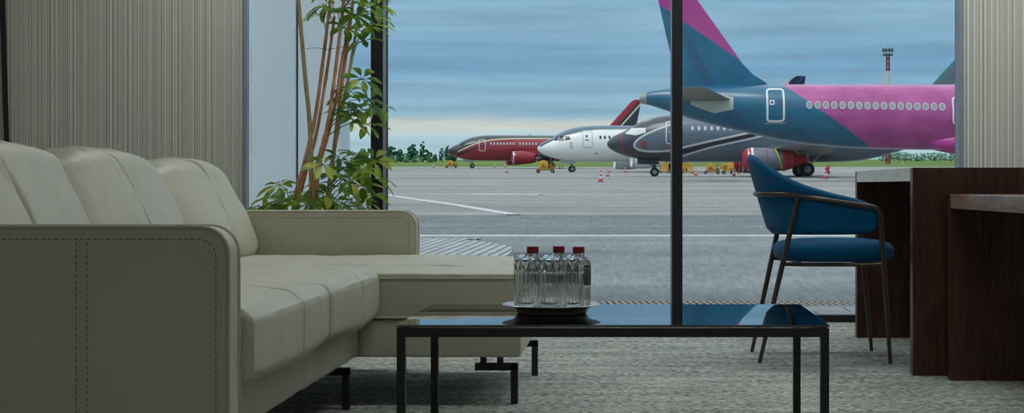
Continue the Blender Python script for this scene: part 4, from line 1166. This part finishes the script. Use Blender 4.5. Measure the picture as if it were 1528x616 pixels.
def reel_cart(u, v, d, hpx, label):
    z = EYE+(V0-v)*d/FPX; o = Vector((XU(u, d), d, gz(d))); H = hpx*d/FPX; r = H*.36
    e = empty('hose_reel_cart', o, label, 'cart', 'yellow reel carts on the apron'); c = o+Vector((0, 0, H*.58))
    b = MB()
    b.lathe([(0.02, -.30), (r*.3, -.30), (r*.3, -.24), (r*1.0, -.22), (r*1.0, -.16), (r*.72, -.16), (r*.72, .16), (r*1.0, .16), (r*1.0, .24), (r*.3, .26), (0.02, .26)], c, 30, 'Y'); b.build('drum', M['yellow'], e)
    b = MB(); b.lathe([(.02, -.33), (r*.22, -.33), (r*.22, -.29), (.02, -.29)], c, 16, 'Y'); b.build('drum_hub', M['dark_grey'], e)
    b = MB(); L = H*.95
    for y in (-.4, .4):
        b.tube([o+Vector((-L*.5, y, H*.22)), o+Vector((L*.75, y, H*.22)), o+Vector((L*.95, y, H*.62))], .05, 8); b.tube([o+Vector((-L*.45, y, H*.22)), c+Vector((0, y, 0)), o+Vector((L*.5, y, H*.22))], .05, 8)
        b.tube([o+Vector((L*.5, y, H*.22)), o+Vector((L*.55, y, H*.75)), o+Vector((L*.9, y, H*.7))], .05, 8)
    for x in (-L*.45, L*.75): b.tube([o+Vector((x, -.4, H*.22)), o+Vector((x, .4, H*.22))], .05, 8)
    b.box(o+Vector((L*.45, -.3, H*.24)), o+Vector((L*.75, .3, H*.55)), .04); b.build('frame', M['yellow_dark'], e)
    for x in (-L*.42, L*.7):
        for y in (-.48, .48):
            b = MB(); wheel(b, o+Vector((x, y, H*.13)), H*.13, .12); b.build('wheel', [M['tyre'], M['hub']], e)
reel_cart(671.5, 250.6, gd(250.6), 12.5, 'yellow reel cart below the nose of the red jet')
reel_cart(811, 258.0, gd(258), 20.5, 'big yellow reel cart below the nose of the white jet')
reel_cart(1060, 259.6, gd(259.6), 17.5, 'yellow reel cart between two cones under the grey jet')
def power_unit(u, v, hpx, wpx, label):
    d = gd(v); o = Vector((XU(u, d), d, gz(d))); k = d/FPX; H, W = hpx*k, wpx*k
    e = empty('ground_power_unit', o, label, 'machine')
    b = MB(); b.box(o+Vector((-W/2, -.5, H*.25)), o+Vector((W/2, .5, H*.92)), .05); b.box(o+Vector((-W*.3, -.4, H*.9)), o+Vector((W*.42, .4, H)), .03)
    b.build('body', M['yellow'], e)
    b = MB(); b.box(o+Vector((-W*.42, -.52, H*.45)), o+Vector((-W*.1, -.49, H*.8)), .005); b.box(o+Vector((W*.05, -.52, H*.4)), o+Vector((W*.4, -.49, H*.5)), .005); b.build('louvre', M['yellow_dark'], e)
    b = MB(); b.tube([o+Vector((W/2, 0, H*.3)), o+Vector((W*.8, 0, H*.15))], .05, 8); b.build('drawbar', M['dark_grey'], e)
    for x in (-W*.32, W*.32):
        for y in (-.5, .5):
            b = MB(); wheel(b, o+Vector((x, y, H*.17)), H*.17, .16); b.build('wheel', [M['tyre'], M['hub']], e)
power_unit(1086.5, 259.4, 16, 19, 'boxy yellow ground power unit beside the red inlet cover')
def stand(u, v, hpx, wpx, label):
    d = gd(v); o = Vector((XU(u, d), d, gz(d))); k = d/FPX; H, W = hpx*k, wpx*k
    e = empty('maintenance_stand', o, label, 'stand')
    b = MB()
    for y in (-.5, .5):
        b.tube([o+Vector((-W/2, y, H*.2)), o+Vector((W/2, y, H*.2))], .05, 6); b.tube([o+Vector((-W*.35, y, H)), o+Vector((W*.25, y, H))], .05, 6)
        for i in range(5):
            x = -W*.45+W*.9*i/4; b.tube([o+Vector((x, y, H*.2)), o+Vector((x*.7, y, H))], .045, 6)
        for i in range(4):
            x = -W*.45+W*.9*i/4; b.tube([o+Vector((x, y, H*.2)), o+Vector(((x+W*.22)*.7, y, H))], .035, 6)
    for x in (-W*.35, 0, W*.25): b.tube([o+Vector((x, -.5, H)), o+Vector((x, .5, H))], .045, 6)
    b.build('frame', M['yellow'], e)
    for x in (-W*.42, W*.42):
        for y in (-.5, .5):
            b = MB(); wheel(b, o+Vector((x, y, H*.1)), H*.1, .12); b.build('wheel', [M['tyre'], M['hub']], e)
stand(992, 258.6, 15.5, 13, 'yellow lattice stand by the nose wheel of the grey jet')
stand(1026, 258.8, 15.0, 19, 'yellow lattice stand right of the middle window post')
# red extinguisher trolley
q = on_ground(1234.8, 259.6); e = empty('extinguisher_trolley', q, 'red wheeled extinguisher behind the tall slim cone', 'extinguisher')
k = q.y/FPX; h = 13*k; b = MB(); b.lathe([(.02, h*.2), (h*.2, h*.22), (h*.21, h*.72), (h*.14, h*.86), (.05, h*.9), (.05, h), (.02, h)], q, 20); b.build('cylinder', M['cover_red'], e)
b = MB(); wheel(b, q+Vector((h*.12, -.2, h*.17)), h*.17, .1); b.build('wheel', [M['tyre'], M['hub']], e)
b = MB(); b.tube([q+Vector((h*.1, -.1, h*.2)), q+Vector((h*.24, -.1, h*.95)), q+Vector((h*.36, -.1, h))], .03, 6); b.build('handle', M['dark_grey'], e)
# lamp mast
q = on_ground(1325, 244.6); k = q.y/FPX; e = empty('lamp_mast', q, 'red and white striped lamp mast behind the magenta airliner', 'mast')
H = (244.6-71)*k; w0 = 2.6*k
for i in range(7):
    b = MB(); z0, z1 = H*.93*i/7, H*.93*(i+1)/7
    cs = [(-1, -1), (1, -1), (1, 1), (-1, 1)]
    def pt(c, z): s = w0*(1-.3*z/H); return q+Vector((c[0]*s, c[1]*s, z))
    for j in range(4):
        b.tube([pt(cs[j], z0), pt(cs[j], z1)], .8*k, 6)
        for r in range(3):
            za, zb = z0+(z1-z0)*r/3, z0+(z1-z0)*(r+1)/3; b.tube([pt(cs[j], za), pt(cs[(j+1) % 4], zb)], .45*k, 5); b.tube([pt(cs[j], zb), pt(cs[(j+1) % 4], zb)], .4*k, 5)
    b.build('mast_section', M['ac_red'] if i % 2 == 0 else M['cone_white'], e)
b = MB(); b.box(q+Vector((-7*k, -3*k, H*.93)), q+Vector((7*k, 3*k, H*.945)), .05)
for x in (-6.5, -2.5, 2.5, 6.5):
    b.tube([q+Vector((x*k, 0, H*.94)), q+Vector((x*k, 0, H*.985))], .4*k, 6); b.box(q+Vector((x*k-1.7*k, -1.5*k, H*.965)), q+Vector((x*k+1.3*k, 1.5*k, H*.992)), .05)
b.tube([q+Vector((-7*k, -3*k, H*.965)), q+Vector((7*k, -3*k, H*.965))], .3*k, 5); b.tube([q+Vector((0, 0, H*.94)), q+Vector((0, 0, H*1.02))], .3*k, 5)
b.build('lamp_head', M['dark_grey'], e)
# runway marker posts in the grass
for (u, v, hpx, lb) in ((627.2, 246.2, 8, 'slim white marker post in the grass on the left'), (1347, 245.5, 7, 'slim pale marker post in the grass under the magenta jet')):
    q = on_ground(u, v); k = q.y/FPX; e = empty('marker_post', q, lb, 'post'); b = MB(); b.tube([q, q+Vector((0, 0, hpx*k))], .35*k, 8); b.build('post', M['cone_white'], e)
    b = MB(); b.box(q+Vector((-.9*k, -.1, hpx*k)), q+Vector((.9*k, .1, hpx*k*1.22)), .02); b.build('marker_board', M['cone_orange'], e)

# ---------------------------------------------------------------- trees
def crown_mesh(b, o, W, H, n, rnd, z0=.18, r0=.26):
    for i in range(n):
        t = rnd.random(); zz = H*(z0+(1-z0)*t*.92); sp_ = W*.5*math.sin(PI*(.18+.75*t))**.8
        a = rnd.random()*2*PI; rr = sp_*math.sqrt(rnd.random())*.85
        r = min(W, H)*r0*rnd.uniform(.55, 1.0)*(1.1-.55*t)
        bm = bmesh.new(); bmesh.ops.create_icosphere(bm, subdivisions=2, radius=1)
        c = o+Vector((rr*math.cos(a), rr*math.sin(a)*.7, zz)); sd = rnd.random()*50
        for v in bm.verts:
            k = 1+.55*noise.noise(v.co*2.4+Vector((sd, 0, 0))); v.co = c+Vector((v.co.x*r*k, v.co.y*r*k, v.co.z*r*k*.95))
        b.bm(bm)
def tree(u, vtop, wpx, d, mat, label, group, n=16, vb=None, name='tree'):
    q = Vector((XU(u, d), d, gz(d))); k = d/FPX; H = (EYE+(V0-vtop)*k)-q.z; W = wpx*k; rnd = random.Random(int(u*7+vtop))
    e = empty(name, q, label, 'tree' if name == 'tree' else 'bush', group)
    b = MB(); b.tube([q-Vector((0, 0, .3)), q+Vector((.05*W, 0, H*.4)), q+Vector((0, 0, H*.75))], [.035*H, .025*H, .01*H], 8); b.build('trunk', M['bark'], e)
    b = MB(); crown_mesh(b, q, W, H, n*3, rnd, .14 if name == 'tree' else .03, .17); b.build('crown', M[mat], e, ang=180)
TL = [(584, 217, 26, 470, 'tree_dark', 'dark tree at the left edge beside the window post'), (597, 222, 16, 480, 'tree_dark', 'low dark tree second from the window post'),
      (616, 214, 20, 470, 'tree_dark', 'dark round tree left of the tallest one'), (631, 209, 15, 460, 'tree_dark', 'tallest slim dark tree left of the red jet'),
      (640, 224, 12, 470, 'tree_dark', 'short dark tree right of the tallest one'), (649, 229, 9, 480, 'tree_dark', 'smallest dark tree in the gap before the red nose'),
      (659, 219, 10, 470, 'tree_dark', 'ragged dark tree left of the red nose'), (668, 216, 14, 480, 'tree_dark', 'dark tree rising just behind the red nose'),
      (676, 222, 16, 490, 'tree_dark', 'dark tree half hidden by the red nose'), (541, 221, 22, 480, 'tree_mid', 'pale tree seen between plant and window post')]
for u, vt, w, d, mt, lb in TL: tree(u, vt, w, d, mt, lb, 'trees beyond the grass on the left', 16)
for u, vt, w, lb in ((590, 231, 22, 'pale bush under the tree by the window post'), (606, 228, 18, 'pale bush left of the dark round tree'), (622, 230, 20, 'pale bush below the tallest slim tree'), (642, 232, 18, 'pale bush before the smallest dark tree'), (526, 233, 22, 'pale bush beside the concrete pillar')):
    tree(u, vt, w, 445, 'tree_mid', lb, 'pale bushes along the grass', 14, name='bush')
rnd = random.Random(3)
for i in range(15):
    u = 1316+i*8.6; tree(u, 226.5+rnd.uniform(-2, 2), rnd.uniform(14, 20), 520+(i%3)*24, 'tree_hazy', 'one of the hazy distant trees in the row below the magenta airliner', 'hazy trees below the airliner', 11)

# ---------------------------------------------------------------- camera + render settings
cd = bpy.data.cameras.new('camera'); cam = bpy.data.objects.new('camera', cd); COL.objects.link(cam)
cam.location = (0, 0, EYE); cam.rotation_euler = (PI/2, 0, 0)
cd.sensor_width = 36; cd.lens = 36*FPX/1528; cd.shift_x = -(U0-764)/1528; cd.shift_y = -(308-V0)/1528
cd.clip_start = 0.05; cd.clip_end = 3000
S.camera = cam
sd = bpy.data.lights.new('sun', 'SUN'); sd.energy = 1.0; sd.angle = math.radians(25); sd.color = (1, .97, .92)
so = bpy.data.objects.new('sun', sd); COL.objects.link(so); so.rotation_euler = (math.radians(27), 0, math.radians(-30)); so.location = (0, 60, 60)
S.view_settings.view_transform = 'Standard'; S.view_settings.look = 'None'; S.view_settings.gamma = 1; S.view_settings.use_curve_mapping = False
S.view_settings.exposure = 0.0
cy = S.cycles
cy.max_bounces = 14; cy.diffuse_bounces = 5; cy.glossy_bounces = 6; cy.transmission_bounces = 14; cy.transparent_max_bounces = 16
cy.use_denoising = True; cy.sample_clamp_indirect = 6.0; cy.caustics_reflective = False; cy.caustics_refractive = True
